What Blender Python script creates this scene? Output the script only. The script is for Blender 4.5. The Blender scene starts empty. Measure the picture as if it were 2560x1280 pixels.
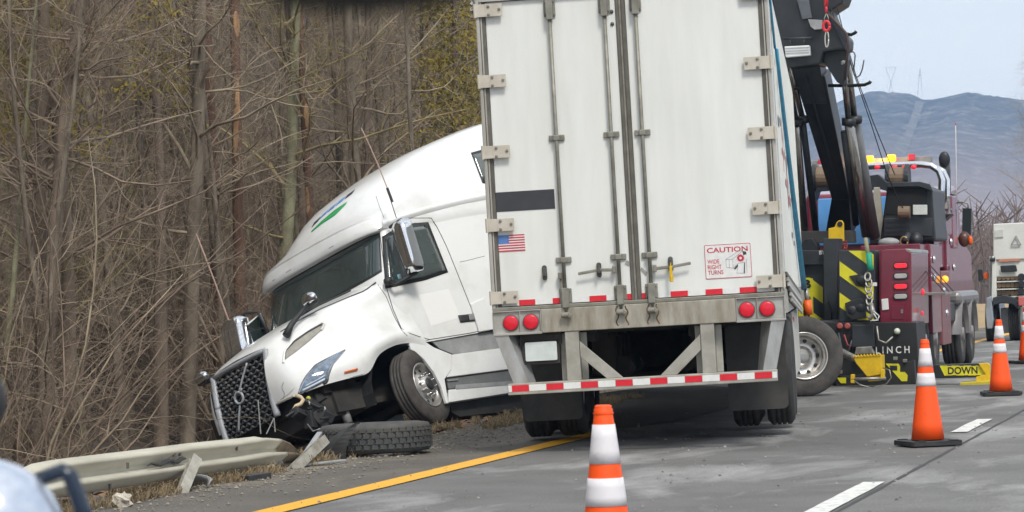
import bpy, bmesh, math, random
from mathutils import Vector, Matrix, noise as mnoise
R = math.radians
random.seed(7)
scene = bpy.context.scene
col = scene.collection

# ------------------------------------------------------------------ camera
cam_d = bpy.data.cameras.new('camera'); cam = bpy.data.objects.new('camera', cam_d); col.objects.link(cam)
CAM_H, YAW, PITCH, ROLL = 1.45, R(14.5), math.atan(87/7500), R(1.8)
_f = Vector((-math.sin(YAW)*math.cos(PITCH), math.cos(YAW)*math.cos(PITCH), math.sin(PITCH)))
_r0 = Vector((math.cos(YAW), math.sin(YAW), 0)); _u0 = _r0.cross(_f)
_r = _r0*math.cos(ROLL) - _u0*math.sin(ROLL); _u = _u0*math.cos(ROLL) + _r0*math.sin(ROLL)
cam.matrix_world = Matrix(((_r.x, _u.x, -_f.x, 0), (_r.y, _u.y, -_f.y, 0), (_r.z, _u.z, -_f.z, CAM_H), (0, 0, 0, 1)))
cam_d.sensor_width = 36; cam_d.lens = 7500/2560*36
cam_d.clip_start = 0.1; cam_d.clip_end = 12000
cam_d.dof.use_dof = True; cam_d.dof.focus_distance = 31; cam_d.dof.aperture_fstop = 13
scene.camera = cam

# ------------------------------------------------------------------ sky, sun, exposure
SUN_EL, SUN_AZ = R(52), R(148)          # azimuth clockwise from +Y (the road direction): behind the camera, to the right
wd = bpy.data.worlds.new('World'); scene.world = wd; wd.use_nodes = True
nt = wd.node_tree; nt.nodes.clear()
def N(nt, t, **k):
    n = nt.nodes.new(t)
    for a, b in k.items(): setattr(n, a, b)
    return n
sky = N(nt, 'ShaderNodeTexSky', sky_type='NISHITA', sun_disc=False, sun_elevation=SUN_EL, sun_rotation=SUN_AZ)
tc = N(nt, 'ShaderNodeTexCoord'); mp = N(nt, 'ShaderNodeMapping'); mp.inputs['Scale'].default_value = (2.2, 2.2, 11); mp.inputs['Location'].default_value = (3.1, 0, .7)
nz = N(nt, 'ShaderNodeTexNoise'); nz.inputs['Scale'].default_value = 1.7; nz.inputs['Detail'].default_value = 5; nz.inputs['Roughness'].default_value = .45
rp = N(nt, 'ShaderNodeValToRGB'); rp.color_ramp.elements[0].position = .40; rp.color_ramp.elements[0].color = (0, 0, 0, 1)
rp.color_ramp.elements[1].position = .66; rp.color_ramp.elements[1].color = (.97, .97, .97, 1)
mx = N(nt, 'ShaderNodeMixRGB'); mx.inputs[2].default_value = (11, 10.9, 10.7, 1)
m0 = N(nt, 'ShaderNodeMixRGB'); m0.inputs[0].default_value = .72; m0.inputs[2].default_value = (6.4, 7.0, 7.6, 1)
sz = N(nt, 'ShaderNodeSeparateXYZ'); mr = N(nt, 'ShaderNodeMapRange'); mr.inputs[1].default_value = .03; mr.inputs[2].default_value = .13; mr.inputs[3].default_value = 1; mr.inputs[4].default_value = 0
mxx = N(nt, 'ShaderNodeMath', operation='MAXIMUM')            # cloud closes up towards the horizon, all round
bg = N(nt, 'ShaderNodeBackground'); bg.inputs['Strength'].default_value = .1
wo = N(nt, 'ShaderNodeOutputWorld')
for a, b in ((tc.outputs['Generated'], mp.inputs['Vector']), (mp.outputs[0], nz.inputs['Vector']), (nz.outputs['Fac'], rp.inputs[0]),
             (tc.outputs['Generated'], sz.inputs[0]), (sz.outputs[2], mr.inputs[0]), (rp.outputs[0], mxx.inputs[0]), (mr.outputs[0], mxx.inputs[1]), (mxx.outputs[0], mx.inputs[0]), (sky.outputs[0], m0.inputs[1]), (m0.outputs[0], mx.inputs[1]), (mx.outputs[0], bg.inputs['Color']), (bg.outputs[0], wo.inputs[0])):
    nt.links.new(a, b)
sd = bpy.data.lights.new('sun', 'SUN'); sd.energy = 1.9; sd.angle = R(14); sd.color = (1, .95, .87)
sun = bpy.data.objects.new('sun', sd); col.objects.link(sun)
_sv = Vector((math.sin(SUN_AZ)*math.cos(SUN_EL), math.cos(SUN_AZ)*math.cos(SUN_EL), math.sin(SUN_EL)))
sun.rotation_euler = _sv.to_track_quat('Z', 'Y').to_euler(); sun.location = (10, -20, 40)
scene.view_settings.view_transform = 'Standard'; scene.view_settings.look = 'None'
scene.view_settings.exposure = 0.43; scene.view_settings.gamma = 1
scene.cycles.max_bounces = 5; scene.cycles.diffuse_bounces = 2; scene.cycles.glossy_bounces = 3
scene.cycles.transmission_bounces = 4; scene.cycles.transparent_max_bounces = 8; scene.cycles.volume_bounces = 0
scene.cycles.use_adaptive_sampling = True; scene.cycles.adaptive_threshold = .02

# ------------------------------------------------------------------ materials
MATS = {}
def mat(name, c, rough=.5, metal=0., var=.08, scale=6., bump=0., bscale=None, c2=None, stretch=(1, 1, 1), spec=.5, coat=0, thr=(.35, .65), emit=None, es=1):
    """principled material whose base colour wanders between c and c2 (default: c darkened by var) on object-space noise"""
    if name in MATS: return MATS[name]
    m = bpy.data.materials.new(name); m.use_nodes = True; t = m.node_tree; b = t.nodes['Principled BSDF']
    b.inputs['Roughness'].default_value = rough; b.inputs['Metallic'].default_value = metal
    b.inputs['Specular IOR Level'].default_value = spec; b.inputs['Coat Weight'].default_value = coat
    tc = N(t, 'ShaderNodeTexCoord'); mp = N(t, 'ShaderNodeMapping'); mp.inputs['Scale'].default_value = stretch
    nz = N(t, 'ShaderNodeTexNoise'); nz.inputs['Scale'].default_value = scale; nz.inputs['Detail'].default_value = 6; nz.inputs['Roughness'].default_value = .6
    rp = N(t, 'ShaderNodeValToRGB'); e = rp.color_ramp.elements
    c2 = c2 or tuple(x*(1-var*2) for x in c)
    e[0].position, e[1].position = thr
    e[0].color = (*c2, 1); e[1].color = (*c, 1)
    L = t.links.new
    L(tc.outputs['Object'], mp.inputs[0]); L(mp.outputs[0], nz.inputs['Vector']); L(nz.outputs['Fac'], rp.inputs[0]); L(rp.outputs[0], b.inputs['Base Color'])
    if bump:
        n2 = N(t, 'ShaderNodeTexNoise'); n2.inputs['Scale'].default_value = bscale or scale*8; n2.inputs['Detail'].default_value = 4
        bp = N(t, 'ShaderNodeBump'); bp.inputs['Strength'].default_value = bump; bp.inputs['Distance'].default_value = .02
        L(mp.outputs[0], n2.inputs['Vector']); L(n2.outputs['Fac'], bp.inputs['Height']); L(bp.outputs[0], b.inputs['Normal'])
    if emit:
        b.inputs['Emission Color'].default_value = (*emit, 1); b.inputs['Emission Strength'].default_value = es
    MATS[name] = m
    return m

# ------------------------------------------------------------------ mesh builder and tagging
class MB:
    def __init__(s): s.v = []; s.f = []
    def add(s, vs, fs):
        o = len(s.v); s.v += [tuple(p) for p in vs]; s.f += [tuple(i+o for i in f) for f in fs]; return s
    def box(s, x0, x1, y0, y1, z0, z1):
        return s.add([(x0,y0,z0),(x1,y0,z0),(x1,y1,z0),(x0,y1,z0),(x0,y0,z1),(x1,y0,z1),(x1,y1,z1),(x0,y1,z1)],
                     [(3,2,1,0),(4,5,6,7),(0,1,5,4),(1,2,6,5),(2,3,7,6),(3,0,4,7)])
    def beam(s, p, q, w, h, up=(0, 0, 1)):
        p = Vector(p); q = Vector(q); d = (q-p).normalized(); a = d.cross(Vector(up))
        if a.length < 1e-4: a = d.cross(Vector((0, 1, 0)))
        a.normalize(); b = a.cross(d)
        a = a*w/2; b = b*h/2
        return s.add([p-a-b, p+a-b, p+a+b, p-a+b, q-a-b, q+a-b, q+a+b, q-a+b],
                     [(3,2,1,0),(4,5,6,7),(0,1,5,4),(1,2,6,5),(2,3,7,6),(3,0,4,7)])
    def tube(s, pts, r, n=8, cap=True):
        pts = [Vector(p) for p in pts]; k = len(pts); rr = r if isinstance(r, (list, tuple)) else [r]*k
        vs = []; prev = None
        for i, p in enumerate(pts):
            d = (pts[min(i+1, k-1)]-pts[max(i-1, 0)]).normalized()
            if prev is None:
                a = d.cross(Vector((0, 0, 1)))
                if a.length < .05: a = d.cross(Vector((1, 0, 0)))
            else:
                a = prev - d*prev.dot(d)
                if a.length < 1e-4: a = d.orthogonal()
            a.normalize(); prev = a; b = d.cross(a)
            vs += [p + (a*math.cos(2*math.pi*j/n)+b*math.sin(2*math.pi*j/n))*rr[i] for j in range(n)]
        fs = [(i*n+j, i*n+(j+1) % n, (i+1)*n+(j+1) % n, (i+1)*n+j) for i in range(k-1) for j in range(n)]
        if cap: fs += [tuple(range(n))[::-1], tuple((k-1)*n+j for j in range(n))]
        return s.add(vs, fs)
    def lathe(s, prof, n=24, o=(0, 0, 0), axis=(0, 0, 1), close=False):
        """prof: (radius, height along axis)"""
        ax = Vector(axis).normalized(); a = ax.orthogonal().normalized(); b = ax.cross(a); o = Vector(o); k = len(prof)
        vs = [o + ax*h + (a*math.cos(2*math.pi*j/n)+b*math.sin(2*math.pi*j/n))*r for r, h in prof for j in range(n)]
        fs = [(i*n+j, i*n+(j+1) % n, (i+1)*n+(j+1) % n, (i+1)*n+j) for i in range(k-1) for j in range(n)]
        if close: fs += [((k-1)*n+j, (k-1)*n+(j+1) % n, (j+1) % n, j) for j in range(n)]
        else:
            if prof[0][0] > 1e-6: fs.append(tuple(range(n))[::-1])
            if prof[-1][0] > 1e-6: fs.append(tuple((k-1)*n+j for j in range(n)))
        return s.add(vs, fs)
    def prism(s, poly, fn, w0, w1):
        """poly of (a,b); fn(a,b,w) -> point; closed solid between w0 and w1"""
        n = len(poly)
        vs = [fn(a, b, w0) for a, b in poly] + [fn(a, b, w1) for a, b in poly]
        return s.add(vs, [tuple(range(n)), tuple(range(n, 2*n))[::-1]] + [(i+n, (i+1) % n+n, (i+1) % n, i) for i in range(n)])
    def grid(s, rows, wrap=False):
        k = len(rows); n = len(rows[0])
        return s.add([p for r_ in rows for p in r_], [(i*n+j, i*n+(j+1) % n, (i+1)*n+(j+1) % n, (i+1)*n+j) for i in range(k-1) for j in range(n if wrap else n-1)])
    def ball(s, c, rad, n=10, jit=0, seed=0):
        rr = random.Random(seed); rx, ry, rz = rad if isinstance(rad, (tuple, list)) else (rad,)*3
        rows = []
        for i in range(n+1):
            th = math.pi*i/n
            row = []
            for j in range(2*n):
                ph = math.pi*j/n; k = 1
                if jit:
                    q = Vector((math.sin(th)*math.cos(ph), math.sin(th)*math.sin(ph), math.cos(th)))
                    k = 1+jit*mnoise.noise(q*1.9+Vector((seed, 0, 0)))+jit*.5*mnoise.noise(q*4.3+Vector((0, seed, 0)))
                row.append((c[0]+rx*k*math.sin(th)*math.cos(ph), c[1]+ry*k*math.sin(th)*math.sin(ph), c[2]+rz*k*math.cos(th)))
            rows.append(row)
        return s.grid(rows, True)
    def build(s, name, m, parent=None, smooth=False, bevel=0, seg=2, recalc=True, sub=0):
        me = bpy.data.meshes.new(name); me.from_pydata(s.v, [], s.f)
        if recalc:
            bm = bmesh.new(); bm.from_mesh(me); bmesh.ops.remove_doubles(bm, verts=bm.verts, dist=1e-5)
            bmesh.ops.recalc_face_normals(bm, faces=bm.faces); bm.to_mesh(me); bm.free()
        me.materials.append(m)
        if smooth: me.polygons.foreach_set('use_smooth', [True]*len(me.polygons))
        o = bpy.data.objects.new(name, me); col.objects.link(o)
        if parent: o.parent = parent
        if bevel:
            b = o.modifiers.new('bevel', 'BEVEL'); b.width = bevel; b.segments = seg; b.limit_method = 'ANGLE'; b.angle_limit = R(40)
        if sub:
            b = o.modifiers.new('sub', 'SUBSURF'); b.levels = sub; b.render_levels = sub
        if smooth == 'auto':
            sm = o.modifiers.new('wn', 'WEIGHTED_NORMAL'); sm.keep_sharp = True
        return o
def tag(o, label=None, cat=None, group=None, kind=None):
    if label: o['label'] = label
    if cat: o['category'] = cat
    if group: o['group'] = group
    if kind: o['kind'] = kind
    return o
def thing(name, label, cat, mw=None, group=None):
    o = bpy.data.objects.new(name, None); col.objects.link(o); o.empty_display_size = .2
    if mw is not None: o.matrix_world = mw
    return tag(o, label, cat, group)
def TR(x, y, z, rz=0, rx=0, ry=0, sc=1):
    return Matrix.Translation((x, y, z)) @ Matrix.Rotation(rz, 4, 'Z') @ Matrix.Rotation(rx, 4, 'X') @ Matrix.Rotation(ry, 4, 'Y') @ Matrix.Scale(sc, 4)
def children(o): return [c for c in bpy.data.objects if c.parent == o]
def copy_tree(o, mw=None, parent=None, label=None, kids=None):
    kids = kids or {}
    c = o.copy(); col.objects.link(c); c.parent = parent
    if mw is not None: c.matrix_world = mw
    if label: c['label'] = label
    for k in kids.get(o.name, []): copy_tree(k, None, c, None, kids)
    return c
def kidmap(o):
    d = {}
    def rec(q):
        ch = [x for x in col.objects if x.parent == q]
        d[q.name] = ch
        for x in ch: rec(x)
    rec(o); return d
def text_mb(body, size, sx=1, bold=0.0, spacing=1):
    """returns (verts, faces) of flat lettering in the xy plane, origin at left of baseline"""
    cu = bpy.data.curves.new('txt', 'FONT'); cu.body = body; cu.size = size; cu.offset = bold; cu.space_character = spacing; cu.resolution_u = 3
    o = bpy.data.objects.new('txt', cu); col.objects.link(o)
    dg = bpy.context.evaluated_depsgraph_get(); me = o.evaluated_get(dg).to_mesh()
    vs = [(v.co.x*sx, v.co.y) for v in me.vertices]; fs = [tuple(p.vertices) for p in me.polygons]
    o.evaluated_get(dg).to_mesh_clear(); bpy.data.objects.remove(o); bpy.data.curves.remove(cu)
    return vs, fs
def add_text(mb, body, size, fn, sx=1, bold=0., spacing=1, width=None):
    vs, fs = text_mb(body, size, sx, bold, spacing)
    if width:
        x0 = min(v[0] for v in vs); x1 = max(v[0] for v in vs); k = width/(x1-x0); vs = [((v[0]-x0)*k, v[1]) for v in vs]
    return mb.add([fn(a, b) for a, b in vs], fs)

# common materials
WHITE = mat('white_paint', (.78, .79, .77), .35, var=.04, scale=1.5, coat=.2)
BLACKM = mat('black_metal', (.018, .02, .023), .45, var=.2, scale=8)
RUBBER = mat('tyre_rubber', (.028, .027, .027), .8, c2=(.05, .047, .043), scale=9, bump=.15)
STEEL = mat('dirty_steel', (.34, .33, .30), .5, .35, c2=(.2, .185, .15), scale=5, stretch=(3, 1, .8))
CHROME = mat('chrome', (.75, .77, .8), .08, 1, var=.02)
REDLENS = mat('red_lens', (.62, .012, .03), .25, var=.08, scale=30, emit=(.9, .02, .04), es=.12)
ORANGE = mat('orange_plastic', (.85, .13, .01), .45, var=.05, scale=4)
# ================================================================== SETTING
def sstep(a, b, x):
    t = max(0, min(1, (x-a)/(b-a))); return t*t*(3-2*t)
def ground_h(x, y):
    if x > -8.3: h = -.012
    else:
        h = -.012 - .22*sstep(-8.5, -10.4, x) - .95*sstep(-10.2, -13.4, x)
    far = 1-sstep(95, 135, y)
    h += far*(.7*sstep(-15, -19, x) + 17*sstep(-17.5, -32, x))
    h += .10*mnoise.noise(Vector((x*.35, y*.35, 3)))*sstep(-8.9, -10.5, x) + .04*mnoise.noise(Vector((x*1.3, y*1.3, 1)))*sstep(-8.4, -9.2, x)
    if x < -8.3: h -= .8*sstep(80, 150, y)
    return h
def axis_pts(segs):
    out = []
    for a, b, st in segs:
        n = max(1, int(round((b-a)/st)))
        out += [a+(b-a)*i/n for i in range(n)]
    out.append(segs[-1][1]); return out
gx = axis_pts([(-3500, -500, 500), (-500, -120, 60), (-120, -40, 8), (-40, -20, 1), (-20, -7, .35), (-7, 16, 3), (16, 100, 20), (100, 500, 100), (500, 3500, 500)])
gy = axis_pts([(-1500, -60, 240), (-60, 10, 7), (10, 48, .4), (48, 90, 2), (90, 200, 10), (200, 500, 60), (500, 5000, 500)])
m_soil = mat('roadside_soil', (.13, .105, .078), .95, c2=(.05, .040, .03), scale=1.6, bump=.6, bscale=18, thr=(.3, .7))
g = MB(); g.grid([[(x, y, ground_h(x, y)) for x in gx] for y in gy])
tag(g.build('ground', m_soil, smooth=True), kind='structure')

# carriageway: old grey asphalt with dust streaks
def asphalt(name, base, dusty, sc=1):
    m = mat(name, base, .85, c2=tuple(x*.62 for x in base), scale=.9, bump=.25, bscale=60, thr=(.3, .75))
    t = m.node_tree; b = t.nodes['Principled BSDF']; src = b.inputs['Base Color'].links[0].from_socket
    tc = N(t, 'ShaderNodeTexCoord'); mp = N(t, 'ShaderNodeMapping'); mp.inputs['Scale'].default_value = (.55, .22, 1); mp.inputs['Rotation'].default_value = (0, 0, .25)
    n1 = N(t, 'ShaderNodeTexNoise'); n1.inputs['Scale'].default_value = 1.5; n1.inputs['Detail'].default_value = 8; n1.inputs['Roughness'].default_value = .62; n1.inputs['Distortion'].default_value = .5
    r1 = N(t, 'ShaderNodeValToRGB'); r1.color_ramp.elements[0].position = .50; r1.color_ramp.elements[1].position = .66
    r1.color_ramp.elements[0].color = (0, 0, 0, 1); r1.color_ramp.elements[1].color = (.75, .75, .75, 1)
    x1 = N(t, 'ShaderNodeMixRGB'); x1.inputs[2].default_value = (*dusty, 1)
    n2 = N(t, 'ShaderNodeTexNoise'); n2.inputs['Scale'].default_value = 55; n2.inputs['Detail'].default_value = 3
    r2 = N(t, 'ShaderNodeValToRGB'); r2.color_ramp.elements[0].position = .3; r2.color_ramp.elements[1].position = .72
    r2.color_ramp.elements[0].color = (.55, .55, .55, 1); r2.color_ramp.elements[1].color = (1.35, 1.35, 1.35, 1)
    x2 = N(t, 'ShaderNodeMixRGB', blend_type='MULTIPLY'); x2.inputs[0].default_value = .6
    L = t.links.new
    L(tc.outputs['Object'], mp.inputs[0]); L(mp.outputs[0], n1.inputs['Vector']); L(n1.outputs['Fac'], r1.inputs[0]); L(r1.outputs[0], x1.inputs[0])
    L(src, x1.inputs[1]); L(tc.outputs['Object'], n2.inputs['Vector']); L(n2.outputs['Fac'], r2.inputs[0]); L(x1.outputs[0], x2.inputs[1]); L(r2.outputs[0], x2.inputs[2])
    L(x2.outputs[0], b.inputs['Base Color'])
    return m
m_road = asphalt('asphalt', (.172, .169, .163), (.37, .368, .36))
m_lane = asphalt('asphalt_new', (.20, .197, .191), (.36, .358, .35))
m_shoulder = asphalt('shoulder_asphalt', (.135, .122, .104), (.23, .195, .15))
def strip(x0, x1, z, y0, y1, jag0=0, jag1=0, st=.5):
    mb = MB(); n = int((y1-y0)/st); rows = []
    for i in range(n+1):
        y = y0+(y1-y0)*i/n
        a = x0+jag0*(mnoise.noise(Vector((1.7, y*1.1, 0)))+.6*mnoise.noise(Vector((4.2, y*4.1, 0))))
        b = x1+jag1*(mnoise.noise(Vector((9.7, y*1.3, 0)))+.6*mnoise.noise(Vector((6.2, y*4.7, 0))))
        rows.append([(a, y, z), (b, y, z)])
    mb.grid(rows); return mb
tag(strip(-6.9, 13, .0, -60, 900, st=20).build('road', m_road), kind='structure')
tag(strip(-2.78, 13, .004, -60, 900, st=20).build('travel_lane', m_lane), kind='structure')
tag(strip(-8.35, -6.62, .003, -30, 300, jag0=.16, st=.25).build('shoulder', m_shoulder), kind='structure')
m_yel = mat('yellow_paint', (.80, .40, .012), .6, c2=(.55, .29, .03), scale=14, thr=(.25, .5))
m_wl = mat('white_road_paint', (.74, .74, .70), .6, c2=(.42, .42, .41), scale=12, thr=(.3, .55))
tag(strip(-6.85, -6.62, .008, -30, 29.6, .008, .008, st=.25).build('yellow_edge_line', m_yel), kind='structure')
tag(strip(-6.85, -6.62, .008, 56, 400, .008, .008, st=.5).build('yellow_edge_line', m_yel), kind='structure')
m_soil_shade = mat('soil_and_shade', (.055, .047, .039), .95, c2=(.03, .026, .022), scale=3, bump=.5, bscale=25)  # dark soil, with the shade under the trailer put into its colour
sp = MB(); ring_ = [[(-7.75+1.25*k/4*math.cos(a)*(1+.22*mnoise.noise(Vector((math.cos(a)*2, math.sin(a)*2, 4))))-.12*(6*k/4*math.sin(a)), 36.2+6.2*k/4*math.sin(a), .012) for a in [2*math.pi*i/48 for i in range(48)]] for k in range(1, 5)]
sp.grid(ring_, True); sp.add(ring_[0], [tuple(range(48))]); tag(sp.build('soil_and_shade', m_soil_shade), kind='structure')
dash = strip(-2.99, -2.83, .009, 18.3, 21.35, .008, .008, st=.1).build('lane_dash', m_wl); tag(dash, kind='structure')
for y in (9.6, -9, -0.1): pass
for y0 in (9.7, 0.6, 38.9, 48.2, 57.5, 66.8, 76, 85):
    tag(strip(-3.08, -2.93, .009, y0-1.5, y0+1.5, .008, .008, st=.2).build('lane_dash', m_wl), kind='structure')
tag(strip(-3.10, -2.94, .009, 28.05, 30.5, .01, .01, st=.1).build('lane_dash', m_wl), kind='structure')
m_seam = mat('pavement_seam', (.06, .06, .062), .9)
tag(strip(-2.80, -2.765, .007, -30, 200, .012, .012, st=.3).build('pavement_seam', m_seam), kind='structure')

# mountain: one ridged sheet of slopes 2.5 km off
m_mtn = mat('mountain_woods', (.075, .066, .064), .95, c2=(.022, .024, .028), scale=.02, thr=(.40, .60), stretch=(1, 1, 1.4))
t = m_mtn.node_tree; b = t.nodes['Principled BSDF']; src = b.inputs['Base Color'].links[0].from_socket
tcn = N(t, 'ShaderNodeTexCoord'); mpn = N(t, 'ShaderNodeMapping'); mpn.inputs['Scale'].default_value = (.075, .05, .075)
nn = N(t, 'ShaderNodeTexNoise'); nn.inputs['Scale'].default_value = 1; nn.inputs['Detail'].default_value = 12; nn.inputs['Roughness'].default_value = .7
rn = N(t, 'ShaderNodeValToRGB'); rn.color_ramp.elements[0].position = .50; rn.color_ramp.elements[1].position = .72
rn.color_ramp.elements[0].color = (0, 0, 0, 1)
xn = N(t, 'ShaderNodeMixRGB'); xn.inputs[2].default_value = (.34, .31, .29, 1)
t.links.new(tcn.outputs['Object'], mpn.inputs[0]); t.links.new(mpn.outputs[0], nn.inputs['Vector']); t.links.new(nn.outputs['Fac'], rn.inputs[0])
t.links.new(rn.outputs[0], xn.inputs[0]); t.links.new(src, xn.inputs[1])
# leafless hardwoods (paler, tan) on the lower slopes, dark conifers above
sx_ = N(t, 'ShaderNodeSeparateXYZ'); mr_ = N(t, 'ShaderNodeMapRange'); mr_.inputs[1].default_value = 30; mr_.inputs[2].default_value = 120; mr_.inputs[3].default_value = .85; mr_.inputs[4].default_value = 0
xb_ = N(t, 'ShaderNodeMixRGB'); xb_.inputs[2].default_value = (.34, .25, .225, 1)
t.links.new(tcn.outputs['Object'], sx_.inputs[0]); t.links.new(sx_.outputs[2], mr_.inputs[0]); t.links.new(mr_.outputs[0], xb_.inputs[0]); t.links.new(xn.outputs[0], xb_.inputs[1]); t.links.new(xb_.outputs[0], b.inputs['Base Color'])
ridge = [(-1500, 95), (-900, 120), (-600, 122), (-427, 124), (-393, 136), (-358, 154), (-331, 161), (-300, 157), (-288, 151), (-275, 152), (-252, 156), (-206, 147), (-120, 140), (60, 120), (300, 90), (700, 60)]
def ridge_z(x):
    for (a, za), (b_, zb) in zip(ridge, ridge[1:]):
        if a <= x <= b_: return za+(zb-za)*(x-a)/(b_-a)
    return ridge[0][1] if x < 0 else ridge[-1][1]
mm = MB(); rows = []
xs = axis_pts([(-1500, -480, 40), (-480, -150, 3), (-150, 700, 40)])
for k in range(61):
    s_ = k/60; y = 1000+1500*s_
    row = []
    for x in xs:
        hz = ridge_z(x*1.0)*(s_**1.45)-6*(1-s_)
        gully = mnoise.noise(Vector((x*.012, y*.0015, 0)))+.35*mnoise.noise(Vector((x*.04, y*.002, 5)))
        hz += (9*gully)*math.sin(math.pi*min(1, s_*.98)) + 1.5*mnoise.noise(Vector((x*.31, y*.006, 2)))*s_*s_
        row.append((x*(.55+.45*s_) if x < 0 else x, y, hz-2))
    rows.append(row)
mm.grid(rows)
mm.grid([rows[-1], [(x, y+900, -20) for x, y, z in rows[-1]]])
tag(mm.build('mountain', m_mtn, smooth=True), kind='structure')
# pale cut under the power line, lying on the slope
cl = MB(); crow = []
for k in range(59, 26, -1):
    s_ = k/60; xc = -289-9*(1-s_)-8*mnoise.noise(Vector((k*.17, 3, 0))); wd = 3+4*(1-s_)+2*mnoise.noise(Vector((k*.4, 8, 0)))
    jn = [min(range(len(xs)), key=lambda q: abs(xs[q]-(xc+o_*wd))) for o_ in (-1, -.4, .4, 1)]
    crow.append([(rows[k][j][0], rows[k][j][1]-1, rows[k][j][2]+.5) for j in jn])
cl.grid(crow); tag(cl.build('power_line_clearing', mat('cleared_slope', (.24, .21, .19), .95, c2=(.07, .062, .058), scale=.12), smooth=True), kind='structure')
# ================================================================== SEMI-TRAILER
def M4(rows, t): return Matrix(([*rows[0], t[0]], [*rows[1], t[1]], [*rows[2], t[2]], [0, 0, 0, 1]))
TRAILER_MW = M4(((0.98903909, -0.14545886, -0.02536519), (0.14541105, 0.9893643, -0.00372925), (0.02563786, 0, 0.9996713)), (-5.54595671, 25.96505801, 0.05733495))
trailer = thing('semi_trailer', 'white box semi-trailer seen from behind with closed barn doors', 'trailer', TRAILER_MW)
m_box = mat('trailer_white', (.80, .81, .775), .42, c2=(.70, .71, .67), scale=1.2, stretch=(3.5, 1, .45), thr=(.3, .62))
m_post = mat('trailer_frame_metal', (.50, .485, .445), .45, .25, c2=(.36, .34, .295), scale=4, stretch=(1, 1, .5))
m_seal = mat('door_gasket', (.15, .138, .115), .7, c2=(.09, .083, .07), scale=6)
m_hinge = mat('hinge_plate', (.60, .555, .475), .5, .1, c2=(.5, .455, .38), scale=7)
m_rod = mat('lock_rod_steel', (.30, .292, .25), .5, .3, c2=(.19, .18, .145), scale=9)
m_beam = mat('bumper_beam', (.42, .395, .335), .55, .15, c2=(.25, .22, .165), scale=4.5, stretch=(2.2, 1, .6), bump=.08)
m_alu = mat('bare_galvanised', (.52, .525, .52), .38, .55, c2=(.36, .35, .33), scale=8, stretch=(1, 1, .4))
m_guard = mat('guard_steel', (.45, .435, .385), .5, .2, c2=(.30, .285, .24), scale=5)
m_red = mat('red_tape', (.72, .02, .035), .35, var=.06, scale=20)
m_white_t = mat('white_tape', (.80, .80, .78), .35, var=.05, scale=20)
m_dark = mat('underbody_black', (.022, .021, .020), .8, c2=(.045, .04, .035), scale=5)
m_flap = mat('mudflap_rubber', (.038, .038, .038), .75, c2=(.07, .067, .062), scale=4)
HW = 1.295
# box shell
b = MB(); b.box(-HW, -HW+.04, .06, 16.15, 1.12, 4.06); b.build('side_wall', m_box, trailer)
b = MB(); b.box(HW-.04, HW, .06, 16.15, 1.12, 4.06); sw = b.build('side_wall', m_box, trailer)
# side wall seams and rivet rows, right side
for i in range(26):
    y = .6+.61*i
    b = MB(); b.box(HW+.001, HW+.006, y, y+.05, 1.33, 4.0); b.build('wall_seam', m_post if i == 0 else m_box, sw)
b = MB(); b.box(-HW, HW, .0, 16.15, 4.06, 4.10); b.build('roof', m_box, trailer, bevel=.02)
b = MB(); b.box(-HW+.04, HW-.04, 16.1, 16.15, 1.12, 4.06); b.build('front_wall', m_box, trailer)
b = MB(); b.box(-HW+.04, HW-.04, .08, 16.1, 1.12, 1.2); b.build('floor', m_dark, trailer)
# rear frame: two corner posts (outer rail + dark gasket strip) and header
for s in (-1, 1):
    b = MB(); b.box(*sorted((s*HW, s*1.262)), -.035, .06, 1.25, 4.06); po = b.build('corner_post', m_post, trailer, bevel=.008)
    b = MB(); b.box(*sorted((s*1.2615, s*1.212)), -.014, .06, 1.28, 4.0); b.build('post_gasket', m_seal, po)
    b = MB(); b.box(*sorted((s*1.255, s*1.243)), -.024, -.0142, 1.28, 4.0); b.build('post_bead', m_post, po)
b = MB(); b.box(-1.262, 1.262, -.034, .06, 4.0, 4.06); b.build('header', m_post, trailer)
# doors
doors = []
for s, x0, x1 in ((-1, -1.211, -.052), (1, .036, 1.211)):
    b = MB(); b.box(x0, x1, 0, .05, 1.285, 3.995); d = b.build('door', m_box, trailer, bevel=.006); doors.append(d)
b = MB(); b.box(-.050, -.024, -.016, .05, 1.275, 4.0); b.build('centre_gasket', m_seal, doors[0], bevel=.005)
b = MB(); b.box(-.0235, -.002, -.008, .05, 1.275, 4.0); b.build('centre_gasket', m_rod, doors[0], bevel=.005)
b = MB(); b.box(-.0015, .0355, -.018, .05, 1.27, 4.0); b.build('centre_gasket', m_seal, doors[1], bevel=.008)
# hinges with three bolts each
for s, d, zs in ((-1, doors[0], (3.92, 3.29, 2.66, 2.01, 1.365)), (1, doors[1], (3.92, 3.30, 2.68, 2.02, 1.375))):
    for z in zs:
        b = MB(); x0, x1 = sorted((s*1.302, s*1.055)); b.box(x0, x1, -.052, -.0365, z-.056, z+.056)
        b.box(*sorted((s*1.205, s*1.19)), -.0555, -.0525, z-.056, z+.056)
        b.tube([(s*1.297, -.05, z-.062), (s*1.297, -.05, z+.062)], .014, 8)
        h = b.build('hinge', m_hinge, d, bevel=.003, seg=1)
        for bx, bz in ((s*1.175, z+.036), (s*1.175, z-.038), (s*1.08, z+.005)):
            b.v and None
            k = MB(); k.lathe([(.013, 0), (.013, .008), (.008, .014)], 8, (bx, -.053, bz), (0, -1, 0)); k.build('bolt', m_rod, d)
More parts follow.
